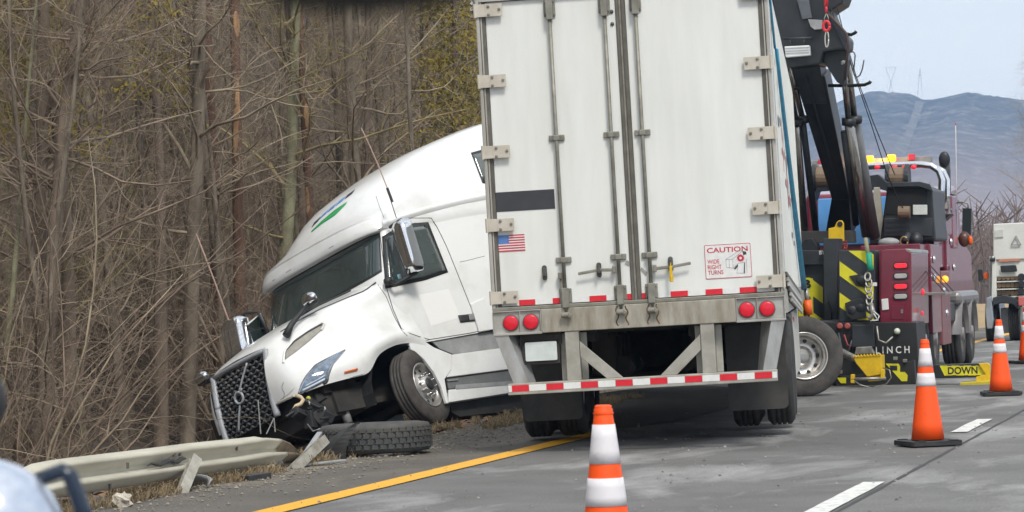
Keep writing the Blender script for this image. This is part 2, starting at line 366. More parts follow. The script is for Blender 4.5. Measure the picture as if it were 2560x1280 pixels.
# lock rods
rods = ((-.635, doors[0], -1), (-.148, doors[0], -1), (.128, doors[1], 1))
rodo = []
for x, d, s in rods:
    b = MB(); b.tube([(x, -.045, 1.2), (x, -.045, 4.0)], .0175, 10); rod = b.build('lock_rod', m_rod, d, smooth=True); rodo.append(rod)
    for z in (2.752, 1.668):
        b = MB(); b.box(x-.07, x+.07, -.022, -.004, z-.026, z+.026); b.box(x-.028, x+.028, -.068, -.022, z-.024, z+.024)
        b.build('rod_guide', m_rod, d, bevel=.006)
    for z0, z1, w in ((1.245, 1.42, .055), (3.80, 3.99, .052)):
        b = MB(); b.box(x-w, x+w, -.02, -.004, z0+.03, z1-.005); b.box(x-.03, x+.03, -.082, -.02, z0, z1)
        for zz in (z0+.05, z1-.03):
            for q in (-1, 1): b.lathe([(.01, 0), (.007, .008)], 6, (x+q*(w-.012), -.02, zz), (0, -1, 0))
        b.build('rod_keeper', m_rod, d, bevel=.008)
    b = MB(); b.box(x-.034, x+.034, -.11, -.062, 1.165, 1.205); b.lathe([(.022, -.03), (.022, .03)], 10, (x-.012, -.10, 1.18), (1, 0, 0)); b.lathe([(.02, -.02), (.02, .02)], 10, (x+.035, -.10, 1.175), (0, 1, 0))
    b.build('cam_lock', m_rod, d, bevel=.006)
# handles
def strap_poly(p, q, w):
    a = Vector(q)-Vector(p)
    return a
b = MB(); b.box(-.205, -.175, -.075, -.03, 1.525, 1.59); b.beam((-.18, -.06, 1.555), (-.32, -.062, 1.562), .014, .03); b.beam((-.32, -.062, 1.562), (-.51, -.058, 1.538), .012, .027)
b.build('door_handle', m_rod, doors[0], bevel=.006)
b = MB(); b.box(.15, .185, -.075, -.03, 1.515, 1.58); b.beam((.16, -.06, 1.545), (.31, -.062, 1.552), .014, .03); b.beam((.31, -.062, 1.552), (.49, -.058, 1.576), .012, .027)
b.build('door_handle', m_rod, doors[1], bevel=.006)
# third handle hub hanging on the left rod
b = MB(); b.box(-.69, -.655, -.07, -.03, 1.50, 1.56); b.box(-.68, -.655, -.05, -.04, 1.22, 1.5); b.build('door_handle', m_rod, doors[0], bevel=.005)
m_iron = mat('cast_iron', (.12, .118, .108), .5, .3, c2=(.07, .068, .06), scale=12)
for x, z, d in ((-.811, 1.565, doors[0]), (-.326, 1.562, doors[0]), (.31, 1.578, doors[1])):
    b = MB()
    pts = [(x+.022*math.cos(a), z+(.045 if math.sin(a) > 0 else -.045)+.022*math.sin(a)) for a in [2*math.pi*i/16 for i in range(16)]]
    b.prism(pts, lambda a, c, w: (a, w, c), -.022, -.002); b.box(x-.012, x+.012, -.09, -.02, z-.03, z+.045)
    b.build('handle_catch', m_iron, d, bevel=.005)
m_seal_y = mat('yellow_plastic', (.80, .50, .01), .4)
b = MB(); b.box(.30, .326, -.105, -.092, 1.47, 1.56); b.tube([(.313, -.098, 1.42), (.313, -.098, 1.475)], .017, 8); b.box(.296, .33, -.107, -.09, 1.425, 1.465); b.tube([(.31, -.098, 1.55), (.315, -.10, 1.59)], .006, 5)
b.build('seal', m_seal_y, doors[1], bevel=.004)
for x, z in ((-.085, 3.84), (-.085, 3.73)):
    b = MB(); b.lathe([(.018, 0), (.016, .01), (.006, .016)], 10, (x, -.002, z), (0, -1, 0)); b.build('bolt', m_iron, doors[0], smooth=True)
# flat print: black block, flag, caution plate, conspicuity tape, silver tape scraps
DE = -.0035
m_print = mat('black_print', (.045, .048, .055), .5, var=.1)
b = MB(); b.box(-1.209, -.685, DE, -.001, 2.128, 2.302); b.build('black_patch', m_print, doors[0])
FX0, FX1, FZ0, FZ1 = -1.209, -.972, 1.772, 1.92
fl = MB(); fl.box(FX0, FX1, DE, -.001, FZ0, FZ1); flo = fl.build('flag_sticker', m_white_t, doors[0])
m_fr = mat('flag_red', (.60, .03, .06), .5); m_fb = mat('flag_blue', (.03, .17, .55), .5)
st = (FZ1-FZ0)/13
for i in range(0, 13, 2):
    x0 = FX0 if i >= 7 else FX0+.4*(FX1-FX0)
    b = MB(); b.box(x0, FX1, DE-.0015, DE-.0003, FZ1-(i+1)*st, FZ1-i*st); b.build('flag_stripe', m_fr, flo)
b = MB(); b.box(FX0, FX0+.4*(FX1-FX0), DE-.0016, DE-.0002, FZ1-7*st, FZ1); b.build('flag_canton', m_fb, flo)
b = MB()
for i in range(9):
    for j in range(6 if i % 2 == 0 else 5):
        cx = FX0+.4*(FX1-FX0)*((j+.5 if i % 2 == 0 else j+1)/6); cz = FZ1-7*st*(i+.5)/9
        b.prism([(cx+.0034*(1 if k % 2 else .42)*math.cos(math.pi*k/5), cz+.0034*(1 if k % 2 else .42)*math.sin(math.pi*k/5)) for k in range(10)], lambda a, c, w: (a, w, c), DE-.003, DE-.0017)
b.build('flag_stars', m_white_t, flo)
# caution plate 0.40 x 0.29
CX0, CX1, CZ0, CZ1 = .612, 1.02, 1.425, 1.725
def rrect(x0, x1, z0, z1, r, n=5):
    out = []
    for cx, cz, a0 in ((x1-r, z1-r, 0), (x0+r, z1-r, 90), (x0+r, z0+r, 180), (x1-r, z0+r, 270)):
        out += [(cx+r*math.cos(R(a0+90*i/n)), cz+r*math.sin(R(a0+90*i/n))) for i in range(n+1)]
    return out
ch = lambda a, c, w: (a, w, c)
b = MB(); b.prism(rrect(CX0, CX1, CZ0, CZ1, .012), ch, DE, -.001); cau = b.build('caution_sticker', m_white_t, doors[1])
b = MB(); o_ = rrect(CX0, CX1, CZ0, CZ1, .012); i_ = rrect(CX0+.005, CX1-.005, CZ0+.005, CZ1-.005, .01)
n_ = len(o_); y_ = DE-.001
b.add([(a, y_, c) for a, c in o_+i_], [(k, (k+1) % n_, n_+(k+1) % n_, n_+k) for k in range(n_)]); b.build('border', m_fr, cau)
b = MB()
add_text(b, 'CAUTION', .062, lambda a, c: (CX0+.022+a, DE-.0012, CZ1-.07+c), bold=.0012, width=.36)
b.build('lettering', m_fr, cau)
b = MB()
for k, w_ in enumerate(('WIDE', 'RIGHT', 'TURNS')):
    add_text(b, w_, .052, lambda a, c: (CX0+.022+a, DE-.0012, CZ1-.166-k*.048+c), bold=.0008, width=(.105, .122, .135)[k])
b.build('lettering', m_fr, cau)
# pictogram: truck outline, burst, car
m_line = mat('print_grey', (.25, .25, .26), .5)
def lines(mb, pts, w=.0025, closed=False):
    pp = pts+[pts[0]] if closed else pts
    for (a, c), (d_, e) in zip(pp, pp[1:]): mb.beam((a, DE-.0012, c), (d_, DE-.0012, e), w, .0012, (0, 1, 0))
px = lambda u, v: (CX0+u, CZ1-v)
b = MB()
lines(b, [px(.185, .135), px(.245, .135), px(.245, .215), px(.185, .205)], closed=True); lines(b, [px(.213, .135), px(.213, .21)])
lines(b, [px(.185, .135), px(.30, .068), px(.338, .068), px(.245, .135)]); lines(b, [px(.245, .215), px(.29, .178)])
lines(b, [px(.275, .26), px(.29, .175), px(.345, .17), px(.335, .265)], closed=True); lines(b, [px(.365, .14), px(.365, .265)])
b.build('pictogram', m_line, cau)
b = MB(); b.prism([px(.335, .07), px(.365, .075), px(.37, .10), px(.34, .105)], ch, DE-.0022, DE-.0004); b.build('pictogram', m_print, cau); b = MB(); b.prism([px(.25, .22), px(.285, .185), px(.29, .20), px(.262, .228)], ch, DE-.0022, DE-.0004); b.build('pictogram', m_print, cau); b = MB(); b.prism([px(.335, .265), px(.345, .17), px(.352, .17), px(.345, .268)], ch, DE-.0022, DE-.0004)
b.build('pictogram', m_print, cau)
b = MB(); c0 = px(.315, .13)
ou = [(c0[0]+(.036 if k % 2 else .027)*math.cos(math.pi*k/14), c0[1]+(.036 if k % 2 else .027)*math.sin(math.pi*k/14)) for k in range(28)]
inn = [(c0[0]+.012*math.cos(math.pi*k/14), c0[1]+.012*math.sin(math.pi*k/14)) for k in range(28)]
b.add([(a, DE-.0018, c) for a, c in ou+inn], [(k, (k+1) % 28, 28+(k+1) % 28, 28+k) for k in range(28)]); b.build('burst', m_fr, cau)
# tape
for d, segs in ((doors[0], [(-1.21, -1.055, 0), (-1.055, -.91, 1), (-.91, -.755, 0), (-.755, -.66, 1), (-.60, -.432, 0), (-.427, -.276, 1), (-.27, -.20, 0), (-.092, -.053, 1)]),
                (doors[1], [(.037, .083, 1), (.19, .29, 0), (.294, .445, 1), (.45, .598, 0), (.602, .752, 1), (.757, .898, 0), (.903, 1.053, 1), (1.058, 1.205, 0)])):
    for x0, x1, red in segs:
        b = MB(); b.box(x0, x1, DE+.0005, -.001, 1.287, 1.336); b.build('reflective_tape', m_red if red else m_white_t, d)
m_duct = mat('silver_tape', (.42, .41, .37), .4, .4, c2=(.3, .29, .26), scale=20)
b = MB(); b.prism([(-.098, 1.60), (-.075, 1.635), (-.045, 1.612), (-.062, 1.575)], ch, DE, -.001); b.build('tape_scrap', m_duct, doors[0])
b = MB(); b.prism([(.038, 1.54), (.05, 1.565), (.098, 1.515), (.085, 1.482)], ch, DE, -.001); b.build('tape_scrap', m_duct, doors[1])
# sill and bumper beam with lamp boxes
b = MB(); b.box(-HW+.002, HW-.002, -.05, .055, 1.245, 1.279); b.build('sill', m_rod, trailer, bevel=.006)
b = MB(); b.box(-.86, .86, -.055, .06, 1.035, 1.244); beam = b.build('bumper_beam', m_beam, trailer, bevel=.006)
m_lbox = mat('lamp_panel', (.50, .495, .46), .45, .3, c2=(.36, .35, .31), scale=6)
m_lrim = mat('lamp_rim', (.10, .10, .10), .6)
for s in (-1, 1):
    x0, x1 = sorted((s*.861, s*HW))
    b = MB(); b.box(x0, x1, -.03, .06, 1.05, 1.235); b.box(x0, x1, -.058, .06, 1.028, 1.0495); b.box(x0, x1, -.056, .06, 1.2355, 1.2445)
    for xx in (s*.866, s*1.05, s*1.29): b.box(xx-.005, xx+.005, -.056, -.03, 1.05, 1.235)
    lb = b.build('lamp_box', m_lbox, beam, bevel=.003, seg=1)
    for xx in (s*.956, s*1.135):
        b = MB(); b.lathe([(.073, 0), (.073, .012), (.066, .014)], 28, (xx, -.0305, 1.137), (0, -1, 0)); b.build('lamp_ring', m_lrim, beam, smooth=False)
        b = MB(); b.lathe([(.065, .0), (.065, .022), (.05, .028), (0.001, .03)], 28, (xx, -.0305, 1.137), (0, -1, 0)); b.build('tail_lamp', REDLENS, beam, smooth=True)
# rust dribbles under the two inner rods
m_rust = mat('rust_stain', (.16, .085, .04), .85, c2=(.09, .05, .03), scale=20)
for x in (-.185, -.10, .09, .172):
    b = MB(); pts = []
    z = 1.235
    for k in range(9): pts.append((x+.012*math.sin(k*1.3+x*20), 1.235-.022*k))
    for (a, c), (d_, e) in zip(pts, pts[1:]): b.beam((a, -.056, c), (d_, -.056, e), .012*(1-.06*random.random()), .001, (0, 1, 0))
    b.build('rust_streak', m_rust, beam)
# underride guard
gd = thing('underride_guard', None, None); gd.parent = trailer
def post(mb, xt, xb, w, z0=.60, z1=1.034, y0=-.03):
    f = lambda a, c, y: (a, y, c)
    mb.prism([(xt, z1), (xt+w, z1), (xb+w, z0), (xb, z0)], f, y0-.012, y0)
for s in (-1, 1):
    b = MB(); xs_ = sorted((s*1.287, s*1.165)); xb_ = sorted((s*1.14 if s < 0 else s*1.185, s*1.006 if s < 0 else s*1.068))
    f = lambda a, c, y: (a, y, c)
    b.prism([(xs_[0], 1.034), (xs_[1], 1.034), (xb_[1], .60), (xb_[0], .60)], f, -.045, -.03)
    xi, xj = (xs_[1], xb_[1]) if s < 0 else (xs_[0], xb_[0])
    b.add([(xi, -.03, 1.034), (xi-s*.09, .14, 1.034), (xj-s*.05, .10, .60), (xj, -.03, .60), (xi, -.024, 1.034), (xi-s*.09, .15, 1.034), (xj-s*.05, .11, .60), (xj, -.024, .60)], [(0, 1, 2, 3), (7, 6, 5, 4), (0, 4, 5, 1), (1, 5, 6, 2), (2, 6, 7, 3), (3, 7, 4, 0)])
    b.build('guard_post', m_alu, gd, bevel=.004)
    b = MB(); x0, x1 = sorted((s*.66, s*.538)); b.box(x0, x1, -.045, -.033, .60, 1.034)
    b.box(x0, x0+.012, -.0328, .10, .60, 1.034); b.box(x1-.012, x1, -.0328, .10, .60, 1.034); b.box(x0-.055, x0-.001, .085, .10, .60, 1.02); b.box(x1+.001, x1+.06, .085, .10, .60, 1.02)
    b.build('guard_post', m_guard, gd, bevel=.004)
    b = MB(); b.prism([(s*.534, .945), (s*.165, .602), (s*.311, .602), (s*.532, .806)], f, -.04, -.025); b.build('guard_brace', m_guard, gd, bevel=.003)
b = MB(); b.box(-1.193, 1.193, -.055, .045, .498, .600); bar = b.build('guard_bar', m_guard, gd, bevel=.006)
xk = -1.193; k = 0; red = False
segs = [(-1.188, -1.157, 0)]
x = -1.155
while x < 1.17:
    segs.append((x, x+.150, 1)); segs.append((x+.153, min(x+.304, 1.188), 0)); x += .307
for x0, x1, red in segs:
    if x1-x0 > .01:
        b = MB(); b.box(x0, x1, -.058, -.054, .527, .583); b.build('reflective_tape', m_red if red else m_white_t, gd)
# licence plate on a dark box
b = MB(); b.box(-1.07, -.70, .02, .12, .93, 1.03); b.box(-1.05, -.72, .02, .04, .76, .97); pl = b.build('plate_bracket', m_dark, trailer)
b = MB(); b.prism(rrect(-1.025, -.742, .788, .955, .012), ch, .004, .012); b.build('licence_plate', mat('plate_white', (.66, .72, .70), .4, c2=(.56, .62, .60), scale=9), pl)
# underbody: frame rails, cross members, axles, suspension, flaps, wheels
b = MB()
for s in (-1, 1): b.box(*sorted((s*.42, s*.52)), .2, 15.5, .93, 1.115)
for i in range(14): b.box(-1.2, 1.2, .5+1.1*i, .58+1.1*i, 1.0, 1.119)
b.build('under_frame', m_dark, trailer)
def wheel_meshes(R_=.51, W_=.27, rimw=.285):
    """tyre and rim profiles around the y... axis is +x, outer face at x=+W/2"""
    t = MB(); prof = [(.29, -W_/2+.02), (.36, -W_/2), (.46, -W_/2+.005), (.495, -W_/2+.03), (R_, -W_/2+.045)]
    for g_ in range(3):
        a = -W_/2+.045+(W_-.09)*(g_+.7)/3.7
        prof += [(R_, a), (R_-.014, a+.003), (R_-.014, a+.012), (R_, a+.015)]
    prof += [(R_, W_/2-.045), (.495, W_/2-.03), (.46, W_/2-.005), (.36, W_/2), (.29, W_/2-.02)]
    t.lathe(prof, 40, (0, 0, 0), (1, 0, 0), close=True)
    return t
for s in (-1, 1):
    for yy in (2.35, 3.6):
        for off in (1.16, .84):
            w = thing('wheel', None, None, TR(s*off, yy, .515)); w.parent = trailer
            wheel_meshes().build('tyre', RUBBER, w, smooth=True)
            r_ = MB(); r_.lathe([(.10, s*.06), (.10, s*.02), (.2, -s*.0), (.27, s*.03), (.295, s*.11), (.28, s*.115), (.26, -s*.10)], 24, (0, 0, 0), (1, 0, 0)); r_.build('rim', WHITE, w, smooth=True)
for yy in (2.35, 3.6):
    b = MB(); b.tube([(-1.2, yy, .515), (1.2, yy, .515)], .065, 12)
    for s in (-1, 1):
        b.box(*sorted((s*.38, s*.56)), yy-.45, yy+.15, .58, .66); b.lathe([(.13, .0), (.13, .28)], 14, (s*.47, yy+.1, .66)); b.box(*sorted((s*.36, s*.58)), yy-.5, yy-.36, .6, .97)
        b.tube([(s*.3, yy, .62), (s*.3, yy-.4, .66)], .09, 10)
    b.build('axle', m_dark, trailer)
for s in (-1, 1):
    b = MB(); x0, x1 = sorted((s*1.245, s*.69)); b.prism(rrect(x0, x1, .185, .98, .05), lambda a, c, y: (a, y+.05*(1-c), c), 1.62, 1.633); b.build('mud_flap', m_flap, trailer)
# aero skirt and bent lower rail on the right side
m_skirt = mat('skirt_panel', (.62, .61, .56), .5, c2=(.48, .47, .42), scale=3)
b = MB(); b.box(1.262, 1.275, 4.6, 9.6, .36, 1.05); sk = b.build('side_skirt', m_skirt, trailer); b = MB(); b.box(-1.275, -1.262, 4.6, 9.6, .36, 1.05); b.build('side_skirt', m_skirt, trailer); b = MB(); b.box(-.7, .7, 4.4, 4.5, .45, 1.0); b.build('added_crossbeam', m_dark, trailer)  # left skirt and crossbeam: unseen, added to darken the space under the trailer
b = MB(); b.box(1.276, 1.30, 4.6, 4.68, .95, 1.0); b.build('side_marker', ORANGE, sk)
b = MB(); b.prism([(.0, 1.04), (.10, 1.04), (.20, .80), (.22, .40), (.14, .36), (.05, .38), (.02, .70)], lambda a, c, w: (w, 4.4+a*.7, c), 1.225, 1.29); b.build('skirt_bracket', m_skirt, trailer, bevel=.01)
b = MB(); b.box(HW+.0005, HW+.012, .06, 16.1, 1.09, 1.30); b.build('lower_rail', m_post, trailer)
m_torn = mat('torn_rail', (.15, .14, .12), .6, .3, c2=(.08, .075, .065), scale=6)
for k, (za, zb, mm_) in enumerate(((1.435, 1.225, m_torn), (1.39, 1.18, m_post), (1.345, 1.135, m_skirt), (1.30, 1.09, m_torn), (1.255, 1.05, m_skirt), (1.20, 1.0, m_post))):
    b = MB(); b.beam((HW+.022+.003*k, .0+.25*k, za), (HW+.028+.003*k, 8.8, zb), .02, .034); b.build('bent_rail', mm_, trailer)
b = MB()
for (y, z, w, h) in ((3.0, 2.62, 1.3, .06), (3.2, 2.45, .25, .5), (4.2, 2.35, 1.2, .07), (5.2, 2.15, .3, .55), (6.0, 2.2, 1.1, .09), (6.9, 2.35, .25, .7), (8.2, 2.1, 1.2, .08), (9.0, 2.0, .3, .45), (3.4, 2.78, .3, .12)):
    b.box(HW+.0065, HW+.008, y, y+w, z, z+h)
b.build('side_lettering', mat('faded_red_print', (.50, .10, .10), .5, c2=(.62, .35, .33), scale=3), sw)
b = MB()
for (y, z, w, h) in ((1.6, 2.83, .5, .10), (6.5, 1.85, .8, .06), (7.6, 1.78, .9, .05), (2.4, 2.9, .7, .05)):
    b.box(HW+.0065, HW+.008, y, y+w, z, z+h)
b.build('side_lettering', m_line, sw)
# ================================================================== ROAD TRACTOR, nose down in the ditch
from mathutils.bvhtree import BVHTree
TM = ((-0.76176315, -0.55590387, -0.33269775), (0.55370235, -0.82526401, 0.11114414), (-0.33634893, -0.09955001, 0.93646099))
TP = (-11.31679717, 37.06584704, -0.60805244)
TRACTOR_MW = M4(TM, TP)
tractor = thing('semi_tractor', 'white sleeper-cab semi tractor nose down in the ditch, front bumper torn off', 'truck', TRACTOR_MW)
SH = .17
def sh(p): return (p[0], p[1]+SH*p[0], p[2])
class TB(MB):
    def build(s, *a, **k):
        s.v = [sh(p) for p in s.v]; return MB.build(s, *a, **k)
def D(d, y, z): return (-d, y, z)                      # d: metres towards the driver's side
TI = TRACTOR_MW.inverted()
_o = TI @ Vector((0, 0, CAM_H))
def pix_ray(px, py):                                    # direction in the tractor's own axes towards a point of the photograph's survey
    w = _f + _r*((px-1280)/7500) - _u*((py-640)/7500)
    return (TI.to_3x3() @ w).normalized()
def crom(p, t):
    """Catmull-Rom through list p at t in [0,len-1]"""
    n = len(p); i = min(int(t), n-2); f = t-i
    a, b, c, d = p[max(i-1, 0)], p[i], p[i+1], p[min(i+2, n-1)]
    return [(.5*((2*b[k])+(-a[k]+c[k])*f+(2*a[k]-5*b[k]+4*c[k]-d[k])*f*f+(-a[k]+3*b[k]-3*c[k]+d[k])*f**3)) for k in range(3)]
def net(rows, nu, nv):
    cols = len(rows[0])
    mid = [[crom(r, u*(cols-1)/nu) for u in range(nu+1)] for r in rows]
    return [[crom([m[u] for m in mid], v*(len(rows)-1)/nv) for u in range(nu+1)] for v in range(nv+1)]
def interp(tab, z):
    for (a, *va), (b, *vb) in zip(tab, tab[1:]):
        if z <= b:
            t = max(0, (z-a)/(b-a)); return [p+(q-p)*t for p, q in zip(va, vb)]
    return tab[-1][1:]
M_BODY = mat('tractor_white', (.80, .81, .805), .24, c2=(.69, .69, .665), scale=2.2, coat=.5, thr=(.28, .52))
M_BLK = mat('black_plastic', (.02, .021, .023), .55, c2=(.035, .035, .036), scale=10)
M_GLASS = mat('tinted_glass', (.022, .036, .036), .04, c2=(.045, .065, .062), scale=2, spec=1.0, coat=1)
M_GREY = mat('grey_cladding', (.33, .34, .345), .5, c2=(.25, .255, .255), scale=6)
M_LINE = mat('shut_line', (.04, .042, .043), .7)
# --- cab shell: plan outlines stacked by height:  z, front y, corner depth, half width, superellipse power
LV = [(1.10, .25, .35, 1.14, 5), (1.9, .38, .42, 1.14, 4), (2.06, .36, .36, 1.13, 3.4), (2.66, .12, .32, 1.10, 3.2), (2.68, .12, .32, 1.10, 3.2), (2.70, .22, .34, 1.11, 3.0), (2.88, .27, .50, 1.10, 2.8),
      (2.95, .16, .6, 1.095, 2.6), (3.06, -.02, .7, 1.09, 2.5), (3.24, -.19, .85, 1.07, 2.4), (3.37, -.33, .95, 1.05, 2.4), (3.5, -.53, 1.05, 1.03, 2.4), (3.65, -.86, 1.1, 1.0, 2.4), (3.8, -1.22, 1.1, .965, 2.4), (3.92, -1.60, 1.0, .92, 2.4), (4.0, -1.95, .9, .87, 2.5), (4.08, -2.3, .8, .80, 2.5), (4.125, -2.7, .6, .64, 2.5), (4.14, -3.0, .3, .3, 2.5)]
YB = -3.25
def cabpt(u, z):
    """u 0 = front centre, -1 rear edge driver's side, +1 rear edge passenger's side"""
    yf, dp, w, n = interp(LV, z); s = -1 if u < 0 else 1; a = abs(u)
    yb = max(yf-dp, YB+.05)
    if a <= .6:
        th = a/.6*math.pi/2
        x = w*max(0, math.sin(th))**(2/n); y = yb+(yf-yb)*max(0, math.cos(th))**(2/n)
    else:
        t = (a-.6)/.4; y = yb+(YB-yb)*t
        x = w+.075*sstep(-.85, -1.45, y)*(1-sstep(2.9, 3.3, z)*.6)
    return (s*x, y, z)
zs = []
for (a, *_), (b_, *_) in zip(LV, LV[1:]): zs += [a+(b_-a)*i/max(1, int((b_-a)/.07)) for i in range(max(1, int((b_-a)/.07)))]
zs.append(4.14)
us = [-1+2*i/96 for i in range(97)]
cb = TB(); cb.grid([[cabpt(u, z) for u in us] for z in zs])
cb.add([cabpt(u, 4.14) for u in us], [tuple(range(97))])
cb.grid([[cabpt(-1, z), cabpt(1, z)] for z in zs])
shell_v = [Vector(sh(p)) for p in cb.v]; shell_f = list(cb.f)
cab = cb.build('cab', M_BODY, tractor, smooth=True)
cab.data.set_sharp_from_angle(angle=R(38))
# --- hood and fenders (driver's half mirrored), control net (d, y, z)
NET = [
 [(1.19, .02, 1.00), (1.20, .22, 1.10), (1.20, .50, 1.115), (1.20, .80, 1.03), (1.19, 1.05, .83), (1.16, 1.38, .81), (1.08, 1.68, .80), (.86, 1.94, .78), (.50, 1.955, .79)],
 [(1.21, .02, 1.16), (1.235, .25, 1.24), (1.24, .55, 1.23), (1.235, .85, 1.16), (1.215, 1.10, 1.03), (1.17, 1.40, 1.0), (1.07, 1.70, .98), (.86, 1.93, 1.0), (.505, 1.965, 1.06)],
 [(1.15, .03, 1.42), (1.135, .30, 1.44), (1.12, .60, 1.43), (1.09, .88, 1.38), (1.06, 1.12, 1.33), (1.00, 1.38, 1.28), (.90, 1.64, 1.25), (.73, 1.86, 1.27), (.51, 1.925, 1.31)],
 [(1.12, .06, 1.74), (1.06, .32, 1.70), (.99, .60, 1.64), (.92, .88, 1.58), (.88, 1.08, 1.54), (.82, 1.33, 1.49), (.73, 1.58, 1.45), (.62, 1.78, 1.43), (.505, 1.865, 1.43)],
 [(1.06, .18, 2.0), (.97, .40, 1.95), (.88, .64, 1.895), (.80, .90, 1.83), (.76, 1.06, 1.785), (.70, 1.30, 1.72), (.62, 1.56, 1.64), (.55, 1.74, 1.575), (.50, 1.82, 1.535)],
 [(.55, .34, 2.07), (.52, .52, 2.03), (.48, .72, 1.98), (.45, .94, 1.92), (.43, 1.08, 1.88), (.40, 1.30, 1.81), (.36, 1.56, 1.71), (.32, 1.74, 1.63), (.30, 1.83, 1.565)],
 [(0, .38, 2.08), (0, .55, 2.045), (0, .74, 2.0), (0, .95, 1.945), (0, 1.09, 1.905), (0, 1.31, 1.83), (0, 1.57, 1.73), (0, 1.75, 1.645), (0, 1.84, 1.575)]]
hg = net(NET, 48, 48)
hb = TB(); hb.grid([[D(*p) for p in r_] for r_ in hg]); hb.grid([[(p[0], p[1]-.30*sstep(.52, .85, p[0])*sstep(1.0, 1.6, p[1]), p[2]) for p in r_] for r_ in hg])
o_ = len(shell_v); hood_v = [Vector(sh(p)) for p in hb.v]; hood_f = list(hb.f)
hood = hb.build('hood', M_BODY, tractor, smooth=True)
bvh = BVHTree.FromPolygons(shell_v+hood_v, shell_f+[tuple(i+o_ for i in f) for f in hood_f])
def trace(px, py, off=.006):
    d = pix_ray(px, py); h, n, i, _ = bvh.ray_cast(_o, d)
    if h is None: h, n, i, _ = bvh.find_nearest(_o + d*38)
    if n.dot(d) > 0: n = -n
    return h+n*off
def fl2(x, y): return (x, y)
def dens(pts, k):
    """resample a polyline to k+1 points by length"""
    P = [Vector((*p, 0)) for p in pts]; L = [0]
    for a, b in zip(P, P[1:]): L.append(L[-1]+(b-a).length)
    out = []
    for i in range(k+1):
        s = L[-1]*i/k; j = 0
        while j < len(L)-2 and L[j+1] < s: j += 1
        t = (s-L[j])/max(1e-9, L[j+1]-L[j]); q = P[j].lerp(P[j+1], t); out.append((q.x, q.y))
    return out
def coons(bot, top, nu, nv):
    b = dens(bot, nu); t = dens(top, nu)
    return [[(b[i][0]+(t[i][0]-b[i][0])*v/nv, b[i][1]+(t[i][1]-b[i][1])*v/nv) for i in range(nu+1)] for v in range(nv+1)]
def patch(name, m, parent, bot, top, nu=16, nv=10, off=.006, both=True, smooth=True):
    """a sheet that lies on the body between two surveyed edges, with the same piece on the other side"""
    g_ = [[trace(x, y, off) for x, y in r_] for r_ in coons(bot, top, nu, nv)]
    b = MB(); b.grid(g_); o = b.build(name, m, parent, smooth=smooth)
    sol = o.modifiers.new('th', 'SOLIDIFY'); sol.thickness = .004; sol.offset = 0
    if both:
        b = MB(); b.grid([[(-p.x, p.y-2*SH*p.x-.30*sstep(.52, .85, abs(p.x))*sstep(1.0, 1.6, p.y-SH*p.x), p.z) for p in r_] for r_ in g_]); q = b.build(name, m, parent, smooth=smooth)
        sol = q.modifiers.new('th', 'SOLIDIFY'); sol.thickness = .004; sol.offset = 0
    return o
def seam(name, pts, parent, r_=.006, m=None, k=14, off=.001, both=False):
    P = [trace(x, y, off) for x, y in dens(pts, k)]
    b = MB(); b.tube(P, r_, 5); o = b.build(name, m or M_LINE, parent)
    return o
# --- windscreen: glass between z 2.09 and 2.65, dark surround, wipers' cowl line
def ws(u, z, off):
    p = Vector(cabpt(u, z)); e = .01
    a = Vector(cabpt(u+e, z))-Vector(cabpt(u-e, z)); b = Vector(cabpt(u, z+.03))-Vector(cabpt(u, z-.01)); n = a.cross(b).normalized()
    if n.y < 0: n = -n
    return p+n*off
def zband(u, a, b, lift=.05): return a+lift*(abs(u)/.42)**2.5, b-.012*(abs(u)/.42)**4
UW = .44
for name, m, ua, z0, z1, off in (('windscreen_surround', M_BLK, UW, 2.075, 2.675, .004), ('windscreen', M_GLASS, UW-.016, 2.105, 2.66, .010)):
    b = TB(); rows = []
    for v in range(13):
        row = []
        for i in range(41):
            u = -ua+2*ua*i/40; za, zb = zband(u, z0, z1); row.append(ws(u, za+(zb-za)*v/12, off))
        rows.append(row)
    b.grid(rows); b.build(name, m, cab, smooth=True)
# sun visor lip under the roof fairing
b = TB(); rows = []
for k, (dz, dy) in enumerate(((.19, .0), (.12, .018), (.04, .045), (-.035, .065), (-.055, .045), (-.03, -.01))):
    row = []
    for i in range(49):
        u = -.50+i/48*1.0; p = Vector(cabpt(u, 2.75)); q = Vector(cabpt(u, 2.75)); n = Vector((p.x*.35, 1, 0)).normalized(); p = Vector(cabpt(u, 2.75+max(0, dz-.035)*.9)) if dz > .03 else p
        row.append(p+n*dy+(Vector((0, 0, dz-.035)) if dz <= .03 else Vector((0, 0, 0))))
    rows.append(row)
b.grid(rows); b.build('visor_lip', M_BODY, cab, smooth=True)
for u in (-.32, -.13, .05, .17, .29, .38):
    p = Vector(cabpt(u, 2.75))+Vector((0, .048, -.03)); q = Vector(cabpt(u+.03, 2.75))+Vector((0, .048, -.03))
    b = TB(); b.beam(p, q, .014, .02); b.build('marker_lamp', M_GREY, cab)
